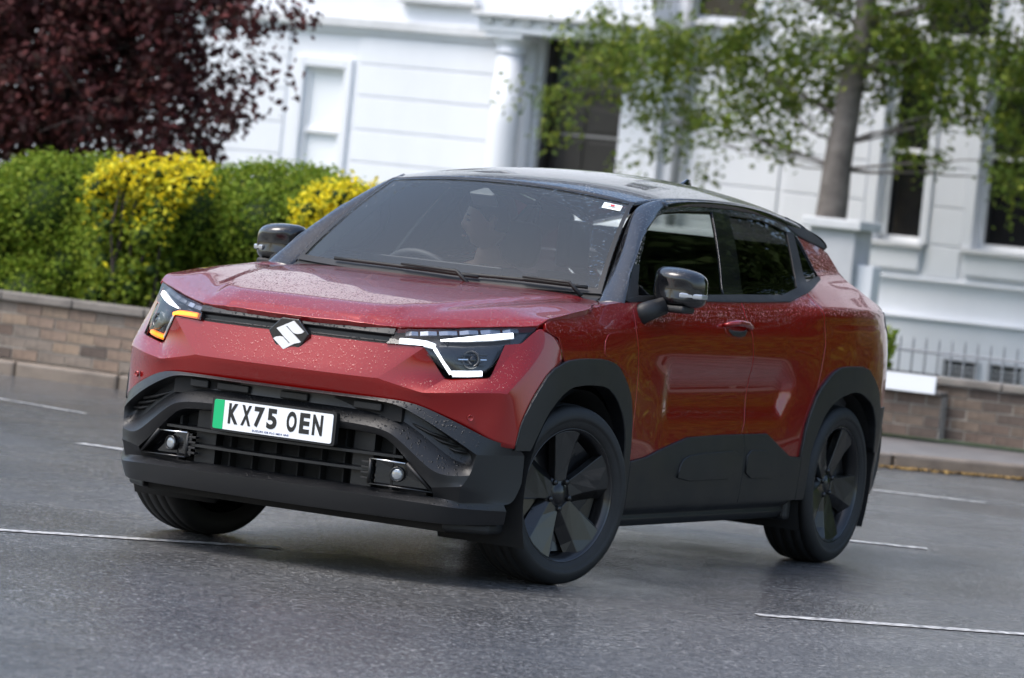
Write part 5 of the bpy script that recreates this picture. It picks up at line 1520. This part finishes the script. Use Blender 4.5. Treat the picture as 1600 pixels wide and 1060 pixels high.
pts = scatter(POLY_A, 85, 8.84, .035, .085)
shrub('flowering_shrub', 'bright yellow shrub spilling over the wall between two green hedges', 'shrub', pts, 0, 6800, .042, ('yellow_leaf', 'lime_leaf', 1.20), 'hedge_core', 12, group='yellow shrubs in the hedge')
pts = scatter(POLY_B, 60, 8.80, .03, .07)
shrub('flowering_shrub', 'smaller yellow shrub right behind the windscreen pillar and wing mirror', 'shrub', pts, 0, 4200, .036, ('yellow_leaf', 'lime_leaf', 1.08), 'hedge_core', 13, group='yellow shrubs in the hedge')
shrub('bush', 'small dark green bush beside the street name board', 'bush', [(-3.32, 13.3, .55, .20), (-3.24, 13.35, .72, .13), (-3.40, 13.3, .35, .22), (-3.18, 13.3, .40, .14)], 0, 3000, .05, 'hedge_leaf', 'hedge_core', 15)
# neighbours of the street, outside the frame: they close the view and are mirrored in the car's flank
rp = [((6.4, 15.6), 10.0), ((12.2, 19.5), 12.0), ((5.2, 19.2), 11.0), ((17, 25), 14), ((9.2, 16.8), 11.0)]
for k, ((x, y), h) in enumerate(rp):
    tree('garden_tree', ['leafy tree in the garden just right of the frame', 'tall leafy tree second along the pavement to the right', 'leafy tree close to the villa right of the frame', 'tallest leafy tree furthest right along the street', 'leafy tree between two others just beyond the brown wall, right of the frame'][k], 'tree', (x, y, .08),
         [(x, y, .05), (x + .1, y, h * .3), (x, y, h * .75)], .2, [(x, y, h * .62, h * .33, h * .33, h * .33), (x + .7, y - .4, h * .45, h * .26, h * .26, h * .2), (x - .7, y + .2, h * .48, h * .25, h * .25, h * .2), (x + .2, y, h * .24, h * .27, h * .24, h * .15)], 320, 20000, .26, 'dark_leaf', 'bark_dark', 70 + k, clump=.8, group='garden trees right of the frame')
shrub('hedge', 'long green hedge right of the frame along the pavement', 'hedge', mass(2.2, 11.0, 13.8, lambda x: 2.1, 44), 0, 45000, .07, 'hedge_leaf', 'hedge_core', 45, group='hedges behind the brown wall')

# ================================================================== THE DRIVER
XF = None
def driver():
    # body: skinned skeleton, head shaped separately, both fused into one surface
    bm_v = [(-.37, 1.56, .62), (-.37, 1.58, .80), (-.37, 1.585, 1.00), (-.37, 1.575, 1.12), (-.37, 1.545, 1.19), (-.376, 1.505, 1.275),
            (-.205, 1.56, 1.09), (-.165, 1.44, .90), (-.22, 1.12, 1.02), (-.225, 1.03, 1.11),
            (-.535, 1.56, 1.09), (-.585, 1.42, .90), (-.53, 1.12, 1.02), (-.525, 1.02, 1.12),
            (-.27, 1.30, .58), (-.27, 1.08, .62), (-.47, 1.30, .58), (-.47, 1.08, .62)]
    rad = [(.16, .13), (.15, .12), (.165, .115), (.12, .09), (.064, .064), (.058, .058), (.075, .075), (.052, .052), (.040, .040), (.030, .022), (.075, .075), (.052, .052), (.040, .040), (.030, .022), (.085, .085), (.07, .07), (.085, .085), (.07, .07)]
    ed = [(0, 1), (1, 2), (2, 3), (3, 4), (4, 5), (3, 6), (6, 7), (7, 8), (8, 9), (3, 10), (10, 11), (11, 12), (12, 13), (0, 14), (14, 15), (0, 16), (16, 17)]
    me = bpy.data.meshes.new('b'); me.from_pydata(bm_v, ed, [])
    o = bpy.data.objects.new('b', me); COL.objects.link(o)
    md = o.modifiers.new('skin', 'SKIN'); md.use_smooth_shade = True
    for i, r in enumerate(rad): me.skin_vertices[0].data[i].radius = r
    me.skin_vertices[0].data[0].use_root = True
    sb = o.modifiers.new('s', 'SUBSURF'); sb.levels = 2
    dg = bpy.context.evaluated_depsgraph_get(); em_ = bpy.data.meshes.new_from_object(o.evaluated_get(dg))
    V = [tuple(v.co) for v in em_.vertices]; F = [tuple(p.vertices) for p in em_.polygons]
    bpy.data.objects.remove(o)
    # head: looks towards the inside of the bend (the car's right, image left)
    hc = Vector((-.375, 1.485, 1.365)); look = Vector((-.80, -.60, -.04)).normalized(); sdv = Vector((0, 0, 1)).cross(look).normalized(); upn = look.cross(sdv)
    HV, HF = [], []; nu, nv = 40, 28
    def rad_(ph, th):
        # ph: polar from top, th: azimuth (0 = face)
        z = math.cos(ph); s = math.sin(ph); fx = s * math.cos(th); sx = s * math.sin(th)
        x, y, zz = fx * .098, sx * .076, z * .118
        if zz < 0: y *= 1 - .22 * (-z) ** 1.5; x *= 1 - .05 * -z
        if fx > 0:
            a = abs(math.sin(th))
            x *= 1 - .06 * math.cos(th) ** 4                                   # flatter face
            nose = math.exp(-(a / .16) ** 2) * math.exp(-((z + .18) / .20) ** 2); x += .026 * nose
            brow = math.exp(-((z - .16) / .10) ** 2) * math.cos(th) ** 2; x += .006 * brow
            eye = math.exp(-((z - .02) / .09) ** 2) * math.exp(-((a - .36) / .14) ** 2); x -= .009 * eye
            lips = math.exp(-((z + .52) / .05) ** 2) * math.exp(-(a / .30) ** 2); x += .006 * lips
            mth_ = math.exp(-((z + .60) / .025) ** 2) * math.exp(-(a / .32) ** 2); x -= .004 * mth_
            chin = math.exp(-((z + .84) / .14) ** 2) * math.exp(-(a / .4) ** 2); x += .014 * chin
        return x, y, zz
    for i in range(nv + 1):
        ph = PI * i / nv
        for j in range(nu):
            x, y, z = rad_(ph, 2 * PI * j / nu); p = hc + look * x + sdv * y + upn * z; HV.append(tuple(p))
    for i in range(nv):
        for j in range(nu):
            a, c = i * nu + j, i * nu + (j + 1) % nu; HF.append((a, a + nu, c + nu, c))
    ears = []
    for s in (1, -1):
        e0 = hc + sdv * (.076 * s) - look * .012 + upn * -.005
        rows = []
        for t in range(8):
            an = 2 * PI * t / 8; rows.append(e0 + upn * (.032 * math.sin(an)) + look * (.016 * math.cos(an) - .004))
        ears.append(tube([e0 + upn * -.03, e0 + upn * -.01 + sdv * .010 * s, e0 + upn * .018 + sdv * .014 * s - look * .006, e0 + upn * .034 + sdv * .006 * s], [.008, .014, .016, .007], 8))
    hands = []
    for hx, s in ((-.225, 1), (-.525, -1)):
        w = Vector((hx, 1.03, 1.115))
        hands.append(tube([w + Vector((0, .02, -.005)), w + Vector((.0, -.03, .022)), w + Vector((0, -.07, .036))], [.024, .034, .030], 8, True, 1.2, .6))
        for q in range(4):
            b_ = w + Vector((s * (-.028 + .018 * q), -.07, .038))
            hands.append(tube([b_, b_ + Vector((0, -.030, .006)), b_ + Vector((0, -.042, -.014)), b_ + Vector((0, -.026, -.028))], [.0095, .009, .0085, .007], 6))
        b_ = w + Vector((-s * .030, -.025, .020)); hands.append(tube([b_, b_ + Vector((-s * .022, -.024, .006)), b_ + Vector((-s * .022, -.048, .0))], [.011, .0095, .008], 6))
    V2_, F2_ = join((V, F), (HV, HF), *ears, *hands)
    me = bpy.data.meshes.new('p'); me.from_pydata(V2_, [], F2_)
    o = bpy.data.objects.new('p', me); COL.objects.link(o)
    rm = o.modifiers.new('r', 'REMESH'); rm.mode = 'VOXEL'; rm.voxel_size = .006; rm.use_smooth_shade = True
    sm_ = o.modifiers.new('sm', 'SMOOTH'); sm_.iterations = 2; sm_.factor = .5
    dg = bpy.context.evaluated_depsgraph_get(); em_ = bpy.data.meshes.new_from_object(o.evaluated_get(dg)); bpy.data.objects.remove(o)
    em_.name = 'person'
    for k in ('skin', 'shirt'): em_.materials.append(M[k])
    cen = np.array([tuple(p.center) for p in em_.polygons])
    cloth = (cen[:, 2] < 1.175) & ~((cen[:, 1] < 1.22) & (cen[:, 2] > .92))
    em_.polygons.foreach_set('material_index', cloth.astype(np.int32)); em_.polygons.foreach_set('use_smooth', np.ones(len(cen), bool))
    p = bpy.data.objects.new('person', em_); COL.objects.link(p)
    tag(p, 'driver in a dark T-shirt behind the windscreen, looking into the turn', 'person')
    for s in (1, -1):
        e0 = hc + look * .083 + sdv * (.031 * s) + upn * .002
        mk('eye', *tube([e0 - sdv * .013, e0 - sdv * .005 + look * .003, e0 + sdv * .005 + look * .003, e0 + sdv * .013], [.002, .0065, .0065, .002], 8), 'eye_dark', p)
        b0 = hc + look * .090 + sdv * (.032 * s) + upn * .022
        mk('eyebrow', *tube([b0 - sdv * .020 - look * .004, b0 + upn * .003, b0 + sdv * .020 - look * .004], [.003, .0045, .003], 6), 'hair', p)
    l0 = hc + look * .098 - upn * .068
    mk('lips', *tube([l0 - sdv * .022 - look * .010, l0, l0 + sdv * .022 - look * .010], [.003, .006, .003], 6), 'lip_skin', p)
    # hair cap
    hv, hf = [], []
    for i in range(13):
        ph = PI * .62 * i / 12
        for j in range(32):
            th = 2 * PI * j / 32
            lim = float(np.interp(math.cos(th), [-1, -.25, .10, .55, 1], [1.0, .98, .74, .56, .50]))
            q = min(ph, PI * .62 * lim); x, y, z = rad_(q, th); k = 1.06
            hv.append(tuple(hc + look * (x * k) + sdv * (y * k) + upn * (z * k)))
    for i in range(12):
        for j in range(32):
            a, c = i * 32 + j, i * 32 + (j + 1) % 32; hf.append((a, a + 32, c + 32, c))
    mk('hair', hv, hf, 'hair', p, mods=[SOL(.008)])
    return p
driver()
